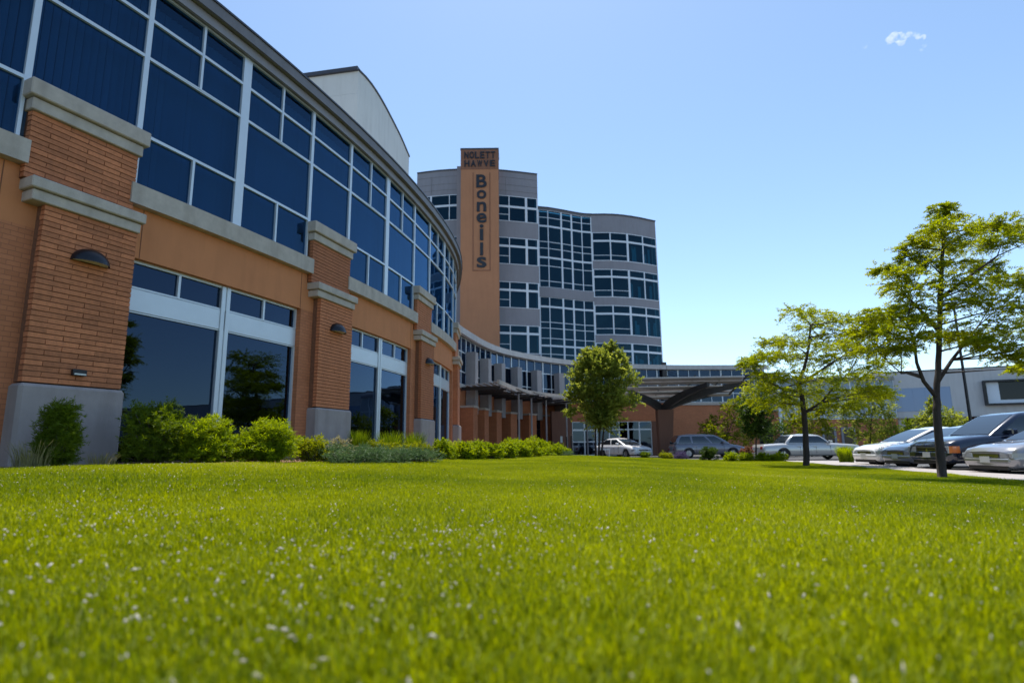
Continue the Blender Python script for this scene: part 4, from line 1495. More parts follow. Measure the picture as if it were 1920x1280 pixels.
def shrub(name, label, px, Y, h, r, mat, seed, n=260, nlf=16, leaf=(.05, .022), kind='bush', group=None, x=None, flat=1.0, mat2=None):
    rg = np.random.default_rng(seed)
    p = at(px, 860, Y)
    x = p[0] if x is None else x
    gz = ground_h(x, Y)
    if Y > 36:
        gz = 0.0
    t = thing(name, label, 'shrub' if kind != 'grass' else 'plant', (x, Y, gz), group=group)
    base = np.array([x, Y, gz])
    if kind == 'grass':
        k = n
        a = rg.uniform(0, 2 * math.pi, k)
        rr = r * .55 * np.sqrt(rg.uniform(0, 1, k))
        st = base + np.stack([rr * np.cos(a), rr * np.sin(a), np.zeros(k) - .02], 1)
        lean = np.stack([np.cos(a), np.sin(a), np.zeros(k)], 1) * (rg.uniform(.02, .5, k) * r / h)[:, None] + rg.normal(0, .08, (k, 3)) * np.array([1, 1, 0])
        hh = h * rg.uniform(.55, 1.08, k)
        segs = 4
        V = []
        w = leaf[1]
        sd = np.stack([-np.sin(a + rg.uniform(-1, 1, k)), np.cos(a), np.zeros(k)], 1)
        pts = []
        for j in range(segs + 1):
            u = j / segs
            p_ = st + np.array([0, 0, 1.0]) * (hh * (u - .12 * u * u))[:, None] + lean * (hh * u ** 1.8)[:, None]
            pts.append((p_, w * (1 - u) ** .6 + .001))
        for j in range(segs):
            (a0, w0), (a1, w1) = pts[j], pts[j + 1]
            q = np.stack([a0 - sd * w0, a0 + sd * w0, a1 + sd * w1, a1 - sd * w1], 1)
            V.append(q.reshape(-1, 3))
        put_leaves('blades', np.concatenate(V), mat, t)
        return t
    m = max(6, int(n / 14))
    C, Rd = [], []
    for i in range(m):
        a = rg.uniform(0, 2 * math.pi)
        q = math.sqrt(rg.uniform(0, 1)) * r * .72
        top = h * math.sqrt(max(.15, 1 - (q / r) ** 2))
        z = rg.uniform(.1, .82) * top
        C.append(base + np.array([q * math.cos(a), q * math.sin(a), z]))
        s_ = r * rg.uniform(.25, .4)
        Rd.append((s_, s_, s_ * .8 * flat))
    g = MB()
    for c in C[::2]:
        g.tube(bez(base + rg.normal(0, .03, 3) * np.array([1, 1, 0]), c, 4), [.012, .01, .008, .004], 4)
    g.build('stems', 'grey_bark', t, smooth=True)
    V, tw = spray(C, Rd, 14, nlf, leaf[0], leaf[1], rg, twig=.24 if flat >= 1 else .32, flat=1.0 * flat, droop=.05, upb=.45 * flat, shell=.3)
    V[:, 2] = np.maximum(V[:, 2], gz + .005)
    put_leaves('foliage', V, mat, t)
    return t


# bed in front of the near building
shrub('upright_shrub', 'narrow upright green clump against the grey base of the nearest pier', 103, 7.9, 1.02, .27, 'bush_leaf', 101, 1500, 18, (.06, .010))
shrub('ornamental_grass', 'loose tuft of dull grass at the foot of the narrow upright clump', 60, 7.6, .42, .35, 'straw_leaf', 102, 220, leaf=(0, .004), kind='grass')
shrub('ornamental_grass', 'small straggly grass tuft between narrow clump and dark round bush', 190, 8.3, .26, .3, 'straw_leaf', 103, 160, leaf=(0, .003), kind='grass')
shrub('round_bush', 'large dark green bush in shade before the nearest lower window', 287, 9.2, 1.12, .60, 'bush_leaf', 104, 1300, 20, (.06, .012))
shrub('bright_bush', 'bright green bush left of the pair under the lower window', 392, 9.45, .78, .56, 'bright_leaf', 105, 1200, 20, (.065, .013))
shrub('bright_bush', 'bright green bush right of the pair under the lower window', 500, 10.0, .80, .56, 'bright_leaf', 106, 1200, 20, (.065, .013))
shrub('low_shrub', 'low pale green shrub at the foot of the middle pier', 585, 11.0, .52, .45, 'yellow_leaf', 107, 500, 14, (.045, .02))
shrub('low_shrub', 'pale weedy shrub partly behind the juniper by the middle pier', 640, 12.3, .5, .4, 'straw_leaf', 108, 300, 14, (.05, .015))
for i, (px, Y, r, lab) in enumerate(((650, 11.3, .85, 'low spreading blue green juniper nearest to the camera'), (715, 12.6, .85, 'low spreading blue green juniper in the middle of three'), (775, 14.2, .75, 'low spreading blue green juniper farthest along the bed'))):
    shrub('juniper', lab, px, Y, .36, r, 'juniper_leaf', 110 + i, 800, 16, (.05, .012), group='junipers in the planting bed', flat=.45)
shrub('ornamental_grass', 'upright dark grass clump right beside the middle pier base', 670, 14.0, .78, .32, 'bush_leaf', 120, 700, leaf=(0, .006), kind='grass')
shrub('ornamental_grass', 'upright grass clump under the second lower window, left one', 728, 15.2, .82, .4, 'bush_leaf', 121, 700, leaf=(0, .006), kind='grass')
shrub('ornamental_grass', 'upright grass clump under the second lower window, right one', 775, 16.6, .85, .42, 'bush_leaf', 122, 700, leaf=(0, .006), kind='grass')
for i, (px, Y, lab) in enumerate(((705, 14.2, 'yellow flowering low plant behind the junipers, left one'), (745, 14.9, 'yellow flowering low plant behind the junipers, middle one'), (785, 16.0, 'yellow flowering low plant behind the junipers, right one'))):
    shrub('yellow_perennial', lab, px, Y, .5, .48, 'yellow_leaf', 125 + i, 420, 14, (.045, .018), group='yellow plants behind the junipers')
shrub('round_bush', 'round dark sided bush at the left end of the far bright shrub row', 832, 17.4, .66, .42, 'bright_leaf', 130, 700, 16, (.05, .022))
ROW = [(868, 18.3, .62, .5), (895, 19.4, .62, .5), (922, 20.6, .62, .5), (948, 22.0, .64, .55), (972, 23.6, .70, .6), (995, 25.4, .78, .65), (1015, 27.4, .76, .7), (1034, 29.5, .7, .7), (1050, 31.5, .62, .7)]
ORD = ['second', 'third', 'fourth', 'fifth', 'sixth', 'seventh', 'eighth', 'ninth', 'last']
for i, (px, Y, h, r) in enumerate(ROW):
    shrub('bright_bush', ORD[i] + ' bright green bush from the left in the far shrub row', px, Y, h, r, 'bright_leaf', 131 + i, 620, 14, (.06, .03), group='bright shrub row along the lawn')
for i, (px, Y, h, r, lab) in enumerate(((850, 20.5, .62, .6, 'grey green bush behind the far shrub row, left one'), (890, 23.0, .66, .7, 'grey green bush behind the far shrub row, middle one'), (1000, 29, 1.05, .8, 'taller lime green bush behind the far shrub row'), (960, 27, .85, .8, 'lime green bush behind the far shrub row, near brick piers'))):
    shrub('rear_bush', lab, px, Y, h, r, 'bright_leaf' if i > 1 else 'pear_leaf', 145 + i, 520, 14, (.06, .03))
shrub('juniper', 'low blue green juniper at the right end of the far shrub row', 1047, 30.6, .3, .8, 'juniper_leaf', 150, 420, 14, (.06, .02), flat=.45)
# far lawn edge
for i, (px, Y, lab) in enumerate(((1372, 27.6, 'low green hedge clump left of the thin trunk'), (1400, 27.5, 'low green hedge clump at the foot of the thin trunk'), (1430, 27.3, 'low green hedge clump right of the thin trunk'), (1460, 27.1, 'low green hedge clump nearest the locust trunk'))):
    shrub('hedge_clump', lab, px, Y, .42, .42, 'bright_leaf', 160 + i, 420, 14, (.05, .025), group='low hedge at the far lawn edge')
shrub('round_bush', 'small dark rounded bush before the grey van', 1330, 30, .82, .5, 'dark_leaf', 170, 600, 14, (.06, .03))
shrub('yellow_perennial', 'small yellow green plant before the rear of the grey van', 1250, 33, .45, .4, 'yellow_leaf', 171, 260, 12, (.06, .03))
shrub('lavender_plant', 'low purple flowering plant before the grey van', 1275, 33, .5, .5, 'purple_leaf', 172, 300, 12, (.06, .02))
shrub('small_plant', 'little green plant beside the small white car bumper', 1208, 34, .45, .35, 'bush_leaf', 173, 220, 12, (.06, .03))
shrub('red_shrub', 'small reddish shrub left of the thin trunk', 1400, 31, .7, .35, 'red_leaf', 174, 260, 12, (.06, .04))
shrub('ornamental_grass', 'tall green grass clump beside the bumper of the white front facing car', 1587, 25.8, .78, .5, 'bright_leaf', 175, 800, leaf=(0, .010), kind='grass')

# ------------------------------------------------------------------ cars
CARS = {}


def car_shape(kind):
    """profiles in metres, x forward, origin on the ground at the middle"""
    if kind == 'suv':
        return dict(L=4.85, W=1.92, zb=.30, top=[(-2.42, .86), (-2.3, 1.04), (-1.2, 1.10), (.75, 1.12), (1.15, 1.09), (1.75, 1.04), (2.15, .97), (2.34, .89), (2.42, .80)],
                    gh=(-2.33, -2.05, .12, 1.18, 1.08, 1.74), wheel=.37, wx=(-1.42, 1.45), win=[(.05, .30), (.335, .62), (.65, .93)])
    if kind == 'van':
        return dict(L=4.9, W=1.86, zb=.22, top=[(-2.45, .78), (-2.32, .95), (-1.0, .97), (.8, .98), (1.25, .96), (1.95, .84), (2.32, .72), (2.45, .62)],
                    gh=(-2.36, -2.0, .35, 1.38, .95, 1.58), wheel=.33, wx=(-1.5, 1.5), win=[(.05, .30), (.33, .66), (.69, .93)])
    if kind == 'long':
        return dict(L=5.5, W=1.85, zb=.22, top=[(-2.75, .70), (-2.62, .86), (-1.6, .92), (.6, .93), (1.2, .92), (2.4, .84), (2.65, .79), (2.75, .70)],
                    gh=(-1.45, -.95, .45, 1.1, .90, 1.40), wheel=.32, wx=(-1.6, 1.7), win=[(.06, .49), (.52, .94)])
    return dict(L=4.6, W=1.78, zb=.22, top=[(-2.3, .70), (-2.2, .90), (-1.6, .96), (-.3, .95), (.8, .95), (1.15, .93), (1.9, .82), (2.18, .74), (2.3, .64)],
                gh=(-1.85, -.95, .02, 1.22, .92, 1.42), wheel=.32, wx=(-1.38, 1.38), win=[(.06, .47), (.50, .94)])


def car_body_mesh(kind):
    if kind in CARS:
        return CARS[kind]
    p = car_shape(kind)
    L, W, zb = p['L'], p['W'], p['zb']
    xs = np.concatenate([np.linspace(-L / 2, -L / 2 + .35, 9), np.linspace(-L / 2 + .35, L / 2 - .45, 26)[1:], np.linspace(L / 2 - .45, L / 2, 11)[1:]])
    tx = [a for a, _ in p['top']]
    tz = [b for _, b in p['top']]
    V, Fs = [], []
    K = 0
    for x in xs:
        e = min((x + L / 2) / .22, (L / 2 - x) / .34, 1.0)
        k = math.sqrt(max(0.0, 1 - (1 - e) ** 2.4))
        w = W / 2 * (.84 + .16 * k)
        zt = np.interp(x, tx, tz)
        z0 = zb + .10 * (1 - k)
        sec = [(0, z0), (w * .80, z0), (w * .93, z0 + .05), (w * .985, z0 + .16), (w, z0 + (zt - z0) * .45), (w * .992, z0 + (zt - z0) * .62), (w * .965, zt - .14), (w * .93, zt - .06), (w * .86, zt - .015), (w * .6, zt + .012), (0, zt + .022)]
        ring = [(x, y, z) for y, z in sec] + [(x, -y, z) for y, z in sec[-2:0:-1]]
        K = len(ring)
        V += ring
    n = len(xs)
    for i in range(n - 1):
        for j in range(K):
            j2 = (j + 1) % K
            Fs.append([i * K + j, i * K + j2, (i + 1) * K + j2, (i + 1) * K + j])
    Fs.append(list(range(K))[::-1])
    Fs.append([(n - 1) * K + j for j in range(K)])
    me = quick_mesh('body', V, Fs, True)
    o = bpy.data.objects.new('tmp_body', me)
    COL.objects.link(o)
    cut = []
    for wx in p['wx']:
        for sy in (-1, 1):
            g = MB()
            N = 28
            rr = p['wheel'] + .06
            for yv_ in (sy * (W / 2 + .2), sy * (W / 2 - .27)):
                for q in range(N):
                    a = 2 * math.pi * q / N
                    g.v.append((wx + rr * math.cos(a), yv_, p['wheel'] + rr * math.sin(a)))
            for q in range(N):
                g.f.append([q, (q + 1) % N, N + (q + 1) % N, N + q])
            g.f.append(list(range(N)))
            g.f.append([N + q for q in range(N)][::-1])
            co = g.build('cutter', None)
            cut.append(co)
            md = o.modifiers.new('b', 'BOOLEAN')
            md.operation = 'DIFFERENCE'
            md.object = co
            md.solver = 'EXACT'
    dg = bpy.context.evaluated_depsgraph_get()
    me2 = bpy.data.meshes.new_from_object(o.evaluated_get(dg))
    bpy.data.objects.remove(o)
    for c in cut:
        bpy.data.objects.remove(c)
    me2.materials.clear()
    # sharp creases at the arches stay flat shaded by angle
    bm = bmesh.new()
    bm.from_mesh(me2)
    for ed in bm.edges:
        if len(ed.link_faces) == 2 and ed.calc_face_angle(0) > R(38):
            ed.smooth = False
    for fc in bm.faces:
        fc.smooth = True
    bm.to_mesh(me2)
    bm.free()
    CARS[kind] = (me2, p)
    return CARS[kind]


def make_car(name, label, cat, kind, paint, loc, heading, plate=True):
    me, p = car_body_mesh(kind)
    L, W = p['L'], p['W']
    t = thing(name, label, cat, loc, heading)
    ORIGIN[t] = np.zeros(3)           # parts are given in the car's own frame
    body = link_mesh('body', me.copy(), paint, t)
    A, B, C, D, zbse, H = p['gh']
    wb, wr = W / 2 * .90, W / 2 * .72
    N = 6
    V, Fs = [], []
    lev = [0, .15, .3, .45, .6, .75, .88, .95, 1.0]

    def shape(u):
        q = math.sin(math.pi * min(u, 1))
        return (A + (B - A) * u - .06 * q, D + (C - D) * u + .05 * q, wb + (wr - wb) * u + .035 * q, zbse + (H - zbse) * u)

    def ring(u):
        xa, xb, w, z = shape(u)
        if u > .9:
            k_ = (u - .9) / .1
            xa, xb, w = xa + .16 * k_ ** 2, xb - .16 * k_ ** 2, w - .12 * k_ ** 2
        r = .11
        out = []
        for (cx, cy, a0) in ((xb - r, w - r, 0), (xa + r, w - r, 90), (xa + r, -w + r, 180), (xb - r, -w + r, 270)):
            for k in range(4):
                a = R(a0 + 30 * k)
                out.append((cx + r * math.cos(a), cy + r * math.sin(a), z))
        return out
    for u in lev:
        V += ring(u)
    K = 16
    for i in range(len(lev) - 1):
        for j in range(K):
            j2 = (j + 1) % K
            Fs.append([i * K + j, i * K + j2, (i + 1) * K + j2, (i + 1) * K + j])
    top0 = (len(lev) - 1) * K
    last = ring(1.0)
    cxm = (B + C) / 2
    b2 = len(V)
    V += [(cxm + (x - cxm) * .6, y * .6, H + .035) for x, y, z in last]
    for j in range(K):
        Fs.append([top0 + j, top0 + (j + 1) % K, b2 + (j + 1) % K, b2 + j])
    ctr = len(V)
    V.append((cxm, 0, H + .05))
    for j in range(K):
        Fs.append([b2 + j, b2 + (j + 1) % K, ctr])
    link_mesh('cabin', quick_mesh('cabin', V, Fs, True), paint, t)

    def pane_shell(name, rows):
        """rows of (left, right) outer points and their inner twins: a curved pane with edges"""
        V, Fs = [], []
        n = len(rows)
        for o0, o1, i0, i1 in rows:
            V += [o0, o1, i0, i1]
        for i in range(n - 1):
            a_, b_ = 4 * i, 4 * i + 4
            Fs += [[a_, a_ + 1, b_ + 1, b_], [a_, b_, b_ + 2, a_ + 2], [a_ + 1, a_ + 3, b_ + 3, b_ + 1]]
        Fs += [[0, 2, 3, 1], [4 * n - 4, 4 * n - 3, 4 * n - 1, 4 * n - 2]]
        me_ = quick_mesh(name, V, Fs, False)
        bm_ = bmesh.new()
        bm_.from_mesh(me_)
        bmesh.ops.recalc_face_normals(bm_, faces=list(bm_.faces))
        bm_.to_mesh(me_)
        bm_.free()
        link_mesh(name, me_, 'car_glass', t)
    US = [.10, .22, .34, .46, .58, .70, .82]
    for sy in (1, -1):
        for (v0, v1) in p['win']:
            rows = []
            for u in US:
                xa, xb, w, z = shape(u)
                x0_, x1_ = xa + (xb - xa) * (v0 + .015 * u), xa + (xb - xa) * (v1 - .015 * u)
                rows.append(((x0_, sy * (w + .01), z), (x1_, sy * (w + .01), z), (x0_, sy * (w - .03), z), (x1_, sy * (w - .03), z)))
            pane_shell('side_window', rows)
    for (nm, front) in (('windshield', True), ('rear_window', False)):
        rows = []
        for u in [.05, .19, .33, .47, .61, .75, .89]:
            xa, xb, w, z = shape(u)
            xo, xi = (xb + .012, xb - .03) if front else (xa - .012, xa + .03)
            yw = w - .115
            rows.append(((xo, -yw, z + .004), (xo, yw, z + .004), (xi, -yw, z), (xi, yw, z)))
        pane_shell(nm, rows)
    rw = p['wheel']
    for wx in p['wx']:
        for sy in (-1, 1):
            yo = sy * (W / 2 - .10)
            prof = [(rw * .62, -.10), (rw * .90, -.105), (rw * .985, -.085), (rw, -.05), (rw, .05), (rw * .985, .085), (rw * .90, .105), (rw * .62, .10)]
            g = MB().lathe(prof + [prof[0]], 24, 'Y', (wx, yo, rw))
            ty = g.build('wheel', 'tyre', t, smooth=True, local=True)
            g = MB()
            g.lathe([(rw * .64, sy * .085), (rw * .58, sy * .06), (rw * .56, 0), (0.001, 0)], 24, 'Y', (wx, yo, rw))
            for k in range(5):
                a = 2 * math.pi * k / 5
                ca, sa = math.cos(a), math.sin(a)
                q = []
                for dy in (sy * .05, sy * .08):
                    for (r_, s_) in ((.03, -.05), (rw * .58, -.03), (rw * .58, .03), (.03, .05)):
                        q.append((wx + ca * r_ - sa * s_, yo + dy, rw + sa * r_ + ca * s_))
                g.hexa(q)
            g.build('rim', 'rim', ty, local=True)
    fx = L / 2
    zt = p['top'][-1][1]
    big = kind == 'suv'
    hl = zt - .02
    hh = .19 if big else .12

    def bw(x):
        e = min((fx - x) / .34, 1.0)
        return W / 2 * (.84 + .16 * math.sqrt(max(0.0, 1 - (1 - e) ** 2.4)))
    for sy in (1, -1):
        MB().hexa([(fx - .10, sy * W * .25, hl - hh), (fx + .012, sy * W * .25, hl - hh), (fx - .004, bw(fx - .02) * sy, hl - hh), (fx - .10, bw(fx - .02) * sy, hl - hh),
                   (fx - .10, sy * W * .25, hl), (fx + .006, sy * W * .25, hl), (fx - .010, bw(fx - .02) * sy, hl), (fx - .10, bw(fx - .02) * sy, hl)]).build('headlight', 'lens', t, local=True, bevel=.008)
        xs_ = [fx - .02, fx - .09, fx - .17, fx - .26]
        g = MB()
        for xa_, xb_ in zip(xs_[:-1], xs_[1:]):
            ya_, yb_ = bw(xa_) + .004, bw(xb_) + .004
            g.hexa([(xa_, sy * (ya_ - .06), hl - hh), (xa_, sy * ya_, hl - hh), (xb_, sy * yb_, hl - hh + .01), (xb_, sy * (yb_ - .06), hl - hh + .01),
                    (xa_, sy * (ya_ - .06), hl), (xa_, sy * ya_, hl), (xb_, sy * yb_, hl + .005), (xb_, sy * (yb_ - .06), hl + .005)])
        g.build('indicator', 'amber_lens' if big else 'lens', t, local=True)
        MB().box(-fx - .005, -fx + .12, min(sy * W * .29, sy * W * .42), max(sy * W * .29, sy * W * .42), zt - .12, zt + .06).build('tail_light', 'red_lens', t, local=True, bevel=.02)
        q = MB().box(C + .45, C + .62, min(sy * (W / 2 - .04), sy * (W / 2 + .16)), max(sy * (W / 2 - .04), sy * (W / 2 + .16)), zbse + .02, zbse + .17)
        q.build('wing_mirror', paint, t, local=True, bevel=.03)
        for xh in ((A + D) / 2 + .25, (A + D) / 2 - .65):
            MB().box(xh, xh + .17, min(sy * W * .485, sy * W * .51), max(sy * W * .485, sy * W * .51), zbse - .17, zbse - .135).build('door_handle', 'chrome' if big else paint, t, local=True)
        for xh in ((A + D) / 2 + .38, (A + D) / 2 - .5, min(C + .55, D - .1)):
            MB().box(xh, xh + .012, min(sy * W * .46, sy * W * .5015), max(sy * W * .46, sy * W * .5015), p['zb'] + .16, zbse - .12).build('door_seam', 'car_trim', t, local=True)
    gw = W * .25
    gr = MB().box(fx - .20, fx + .004, -gw + .01, gw - .01, hl - (.26 if big else .12), hl - .005).build('grille', 'car_trim', t, local=True, bevel=.015)
    for i in range(3):
        z = hl - .05 - i * (.06 if big else .03)
        MB().box(fx - .02, fx + .012, -gw + .04, gw - .04, z, z + .012).build('grille_bar', 'chrome', gr, local=True)
    MB().box(fx - .25, fx - .01, -W * .36, W * .36, p['zb'] - .02, p['zb'] + .15).build('lower_intake', 'car_trim', t, local=True, bevel=.02)
    MB().box(fx - .22, fx + .03, -W * .41, W * .41, p['zb'] + .155, p['zb'] + (.34 if big else .28)).build('bumper', paint if big else paint, t, local=True, bevel=.035)
    if plate:
        pz = p['zb'] + .185
        pt = MB().box(fx + .037, fx + .047, -.155, .155, pz - .02, pz + .13).build('number_plate', 'plate', t, local=True)
    if big:
        MB().lathe([(.001, .015), (.05, .012), (.052, 0)], 12, 'Y', (0, 0, 0))
        MB().tube([(fx - .01, 0, hl - .11), (fx + .014, 0, hl - .11)], .045, 12).build('badge', 'chrome', gr, local=True)
    return t


CAR_Y = [('navy_suv', 'dark navy car with amber side indicators behind the near locust trunk', 'car', 'suv', 'paint_navy', 12.30, 17.75),
         ('silver_car', 'silver grey car squeezed between the white and navy cars', 'car', 'sedan', 'paint_lilac', 12.75, 19.95),
         ('white_car', 'white front facing car at the left end of the parked row', 'car', 'sedan', 'paint_white', 13.0, 22.15),
         ('silver_sedan', 'silver sedan cut by the right edge, nearest of the row', 'car', 'sedan', 'paint_silver', 12.0, 15.2)]
for (nm, lab, cat, kind, pt, xf, y) in CAR_Y:
    L = car_shape(kind)['L']
    make_car(nm, lab, cat, kind, pt, (xf + L / 2, y, 0), math.pi)
make_car('parked_van', 'grey estate van parked sideways before the orange wall', 'van', 'van', 'paint_grey', (13.45, 41.5, 0), 0.0)
make_car('long_white_car', 'long pale saloon car parked sideways behind the locust trunk', 'car', 'long', 'paint_champagne', (16.6, 34.0, 0), 0.0)
make_car('small_white_car', 'small white car half hidden by the pear tree trunk', 'car', 'sedan', 'paint_white', (8.1, 44.0, 0), R(-62))

# ------------------------------------------------------------------ grass
rg = np.random.default_rng(3)


def blade_patch(nb, size, hmin, hmax, w, rg):
    """tapering three-face blades on a square patch"""
    base = np.stack([rg.uniform(-size / 2, size / 2, nb) + rg.normal(0, size * .06, nb), rg.uniform(-size / 2, size / 2, nb) + rg.normal(0, size * .06, nb), np.zeros(nb)], 1)
    a = rg.uniform(0, 2 * math.pi, nb)
    f = np.stack([np.cos(a), np.sin(a), np.zeros(nb)], 1)
    s_ = np.stack([-np.sin(a), np.cos(a), np.zeros(nb)], 1)
    h = rg.uniform(hmin, hmax, nb)[:, None]
    lean = (np.abs(rg.normal(0, .42, nb)))[:, None]
    W = w * rg.uniform(.7, 1.25, nb)[:, None]
    up = np.array([0, 0, 1.0])
    p1 = base + up * h * .55 + f * h * lean * .3
    p2 = base + up * h * (1 - .25 * lean) + f * h * lean
    V = np.stack([base - s_ * W * .5 - up * .01, base + s_ * W * .5 - up * .01, p1 + s_ * W * .42, p1 - s_ * W * .42, p2], 1)
    return V


NB, SZ = 1500, .5
srcV, srcF, srcI, tri = [], [], [], []
off = 0
for v in range(3):
    B = blade_patch(NB, SZ, .028, .066, .0044, rg)
    idx = np.arange(NB)[:, None] * 5 + off
    srcF += [list(map(int, q)) for q in (idx + np.array([0, 1, 2, 3]))]
    srcF += [list(map(int, q)) for q in (idx + np.array([3, 2, 4]))]
    srcV.append(B.reshape(-1, 3))
    srcI += [v + 1] * (NB * 5)
    off += NB * 5
pts = []
y = 0.25
while y < 35.9:
    xa, xb = XL(y), XR(y)
    lim = y * 1.05 + 1.2
    st = .27 if y < 9 else (.36 if y < 20 else .45)
    x = max(xa, -lim)
    while x < min(xb, lim):
        jx, jy = x + rg.uniform(-.1, .1), y + rg.uniform(-.1, .1)
        if XL(jy) + .2 < jx < XR(jy) - .22:
            pts.append((jx, jy, ground_h(jx, jy) - .004))
        x += st
    y += st
nP = len(pts)
allV = np.concatenate(srcV + [np.array(pts)])
me = bpy.data.meshes.new('grass')
me.from_pydata([tuple(v) for v in allV], [], srcF)
at_ = me.attributes.new('variant', 'INT', 'POINT')
at_.data.foreach_set('value', np.array(srcI + [0] * nP, np.int32))
at3 = me.attributes.new('size', 'FLOAT', 'POINT')
sz = [.98 + .17 * math.sin(px_ * 1.9 + 1.3 * math.sin(py_ * .9)) * math.sin(py_ * 1.4 + px_ * .7) + .13 * math.sin(px_ * 4.7 + 2) * math.sin(py_ * 5.3) + rg.uniform(-.1, .1) for px_, py_, _ in pts]
at3.data.foreach_set('value', np.concatenate([np.zeros(off), np.array(sz)]).astype(np.float32))
at2 = me.attributes.new('turn', 'FLOAT', 'POINT')
at2.data.foreach_set('value', np.concatenate([np.zeros(off), rg.uniform(0, 6.283, nP)]).astype(np.float32))
me.materials.append(MATS['grass'])
grass = bpy.data.objects.new('grass', me)
COL.objects.link(grass)
set_props(grass, 'short bright yellow green mown grass covering the lawn', 'grass', kind='stuff')
ng = bpy.data.node_groups.new('grass_scatter', 'GeometryNodeTree')
ng.interface.new_socket('Geometry', in_out='INPUT', socket_type='NodeSocketGeometry')
ng.interface.new_socket('Geometry', in_out='OUTPUT', socket_type='NodeSocketGeometry')
N = ng.nodes
gi, go = N.new('NodeGroupInput'), N.new('NodeGroupOutput')
na = N.new('GeometryNodeInputNamedAttribute')
na.data_type = 'INT'
na.inputs['Name'].default_value = 'variant'


def sep(val):
    cmp_ = N.new('FunctionNodeCompare')
    cmp_.data_type = 'INT'
    cmp_.operation = 'EQUAL'
    ng.links.new(na.outputs['Attribute'], cmp_.inputs[2])
    cmp_.inputs[3].default_value = val
    sg = N.new('GeometryNodeSeparateGeometry')
    sg.domain = 'POINT'
    ng.links.new(gi.outputs[0], sg.inputs['Geometry'])
    ng.links.new(cmp_.outputs[0], sg.inputs['Selection'])
    return sg.outputs['Selection']


g2i = N.new('GeometryNodeGeometryToInstance')
for v in (1, 2, 3):
    ng.links.new(sep(v), g2i.inputs[0]) if v == 0 else None
jn = N.new('GeometryNodeJoinGeometry')
for v in (1, 2, 3):
    gti = N.new('GeometryNodeGeometryToInstance')
    ng.links.new(sep(v), gti.inputs[0])
    ng.links.new(gti.outputs[0], jn.inputs[0])
N.remove(g2i)
iop = N.new('GeometryNodeInstanceOnPoints')
ng.links.new(sep(0), iop.inputs['Points'])
ng.links.new(jn.outputs[0], iop.inputs['Instance'])
iop.inputs['Pick Instance'].default_value = True
rv = N.new('FunctionNodeRandomValue')
rv.data_type = 'INT'
rv.inputs[4].default_value = 0
rv.inputs[5].default_value = 2
ng.links.new(rv.outputs[2], iop.inputs['Instance Index'])
na2 = N.new('GeometryNodeInputNamedAttribute')
na2.data_type = 'FLOAT'
na2.inputs['Name'].default_value = 'turn'
cx = N.new('ShaderNodeCombineXYZ')
ng.links.new(na2.outputs['Attribute'], cx.inputs['Z'])
ng.links.new(cx.outputs[0], iop.inputs['Rotation'])
na3 = N.new('GeometryNodeInputNamedAttribute')
na3.data_type = 'FLOAT'
na3.inputs['Name'].default_value = 'size'
ng.links.new(na3.outputs['Attribute'], iop.inputs['Scale'])
ng.links.new(iop.outputs[0], go.inputs[0])
md = grass.modifiers.new('scatter', 'NODES')
md.node_group = ng

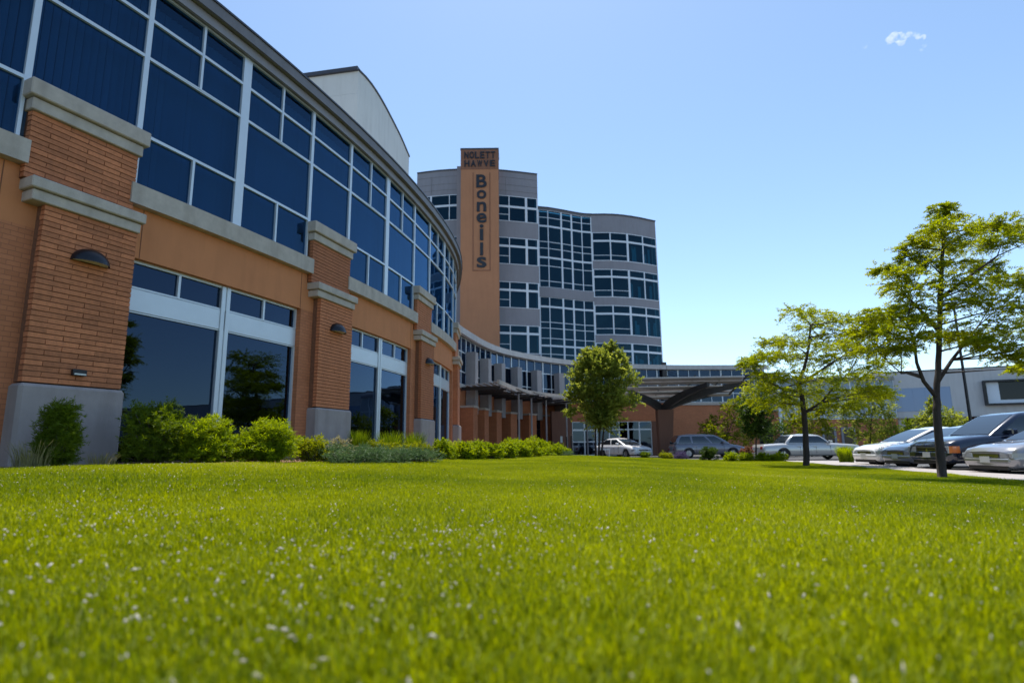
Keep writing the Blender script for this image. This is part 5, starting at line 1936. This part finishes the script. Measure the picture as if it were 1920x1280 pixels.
# small white clover heads and dry petals in drifts
FV, FF = [], []
drift = [(rg.uniform(-6, 8), rg.uniform(1.2, 9), rg.uniform(.5, 1.6)) for _ in range(26)]
drift += [(rg.uniform(-2.5, 2.5), rg.uniform(1.3, 3.2), rg.uniform(.25, .6)) for _ in range(14)]
drift += [(-1.6, 2.2, .9), (-2.4, 3.2, 1.0), (-.9, 1.9, .6), (1.3, 2.6, .7), (-3.5, 4.2, 1.2)]
cnt = 0
while cnt < 4000:
    if rg.uniform() < .72:
        d = drift[int(rg.integers(len(drift)))]
        x, y = rg.normal(d[0], d[2]), rg.normal(d[1], d[2])
    else:
        y = rg.uniform(.9, 14)
        x = rg.uniform(-y, y)
    if y < .7 or y > 18 or not (XL(y) + .1 < x < XR(y) - .1) or abs(x) > y * 1.0 + .4:
        continue
    cnt += 1
    z = ground_h(x, y) + rg.uniform(.042, .066)
    r = .0014 + .0034 * rg.uniform() ** 2.5
    b = len(FV)
    el = rg.uniform(.8, 4.0)
    ax = unit(1, rg)[0]
    oc = np.array(((1, 0, 0), (0, 1, 0), (-1, 0, 0), (0, -1, 0), (0, 0, 1), (0, 0, -1)), float)
    oc = oc * rg.uniform(.6, 1.3, (6, 1))
    oc = oc + np.outer(oc @ ax, ax) * (el - 1)
    for q in oc:
        FV.append((x + q[0] * r, y + q[1] * r, z + q[2] * r))
    for q in ((0, 1, 4), (1, 2, 4), (2, 3, 4), (3, 0, 4), (1, 0, 5), (2, 1, 5), (3, 2, 5), (0, 3, 5)):
        FF.append([b + t for t in q])
o = link_mesh('clover_flowers', quick_mesh('clover_flowers', np.array(FV), np.array(FF), False), 'flower')
set_props(o, 'tiny white clover heads sprinkled through the lawn', 'flowers', kind='stuff')

# ------------------------------------------------------------------ the little cloud
m, nt, out = new_mat('cloud')
pv = nt.nodes.new('ShaderNodeVolumePrincipled')
pv.inputs['Color'].default_value = (1, 1, 1, 1)
pv.inputs['Anisotropy'].default_value = 0.3
tc = nt.nodes.new('ShaderNodeTexCoord')
ns = nt.nodes.new('ShaderNodeTexNoise')
ns.inputs['Scale'].default_value = .055
ns.inputs['Detail'].default_value = 5
nt.links.new(tc.outputs['Object'], ns.inputs['Vector'])
mr = nt.nodes.new('ShaderNodeMapRange')
mr.inputs['From Min'].default_value = .42
mr.inputs['From Max'].default_value = .72
mr.inputs['To Max'].default_value = .05
nt.links.new(ns.outputs['Fac'], mr.inputs['Value'])
nt.links.new(mr.outputs[0], pv.inputs['Density'])
nt.links.new(pv.outputs[0], out.inputs['Volume'])
CY = 1500.0
cc = at(1698, 76, CY)
bm = bmesh.new()
rg = np.random.default_rng(9)
for (px, py, r) in ((1668, 76, 9), (1676, 70, 11), (1688, 71, 12), (1698, 68, 10), (1704, 66, 8), (1690, 80, 8), (1714, 64, 6), (1722, 68, 7), (1731, 70, 6), (1733, 86, 5), (1728, 94, 4), (1621, 89, 6)):
    p = at(px, py, CY + rg.uniform(-8, 8)) - cc
    bmesh.ops.create_icosphere(bm, subdivisions=2, radius=r * CY / F_PX, matrix=Matrix.Translation(Vector(p)))
me = bpy.data.meshes.new('cloud')
bm.to_mesh(me)
bm.free()
o = link_mesh('cloud', me, 'cloud', origin=tuple(cc))
set_props(o, 'tiny white wispy cloud high in the blue sky', 'cloud')
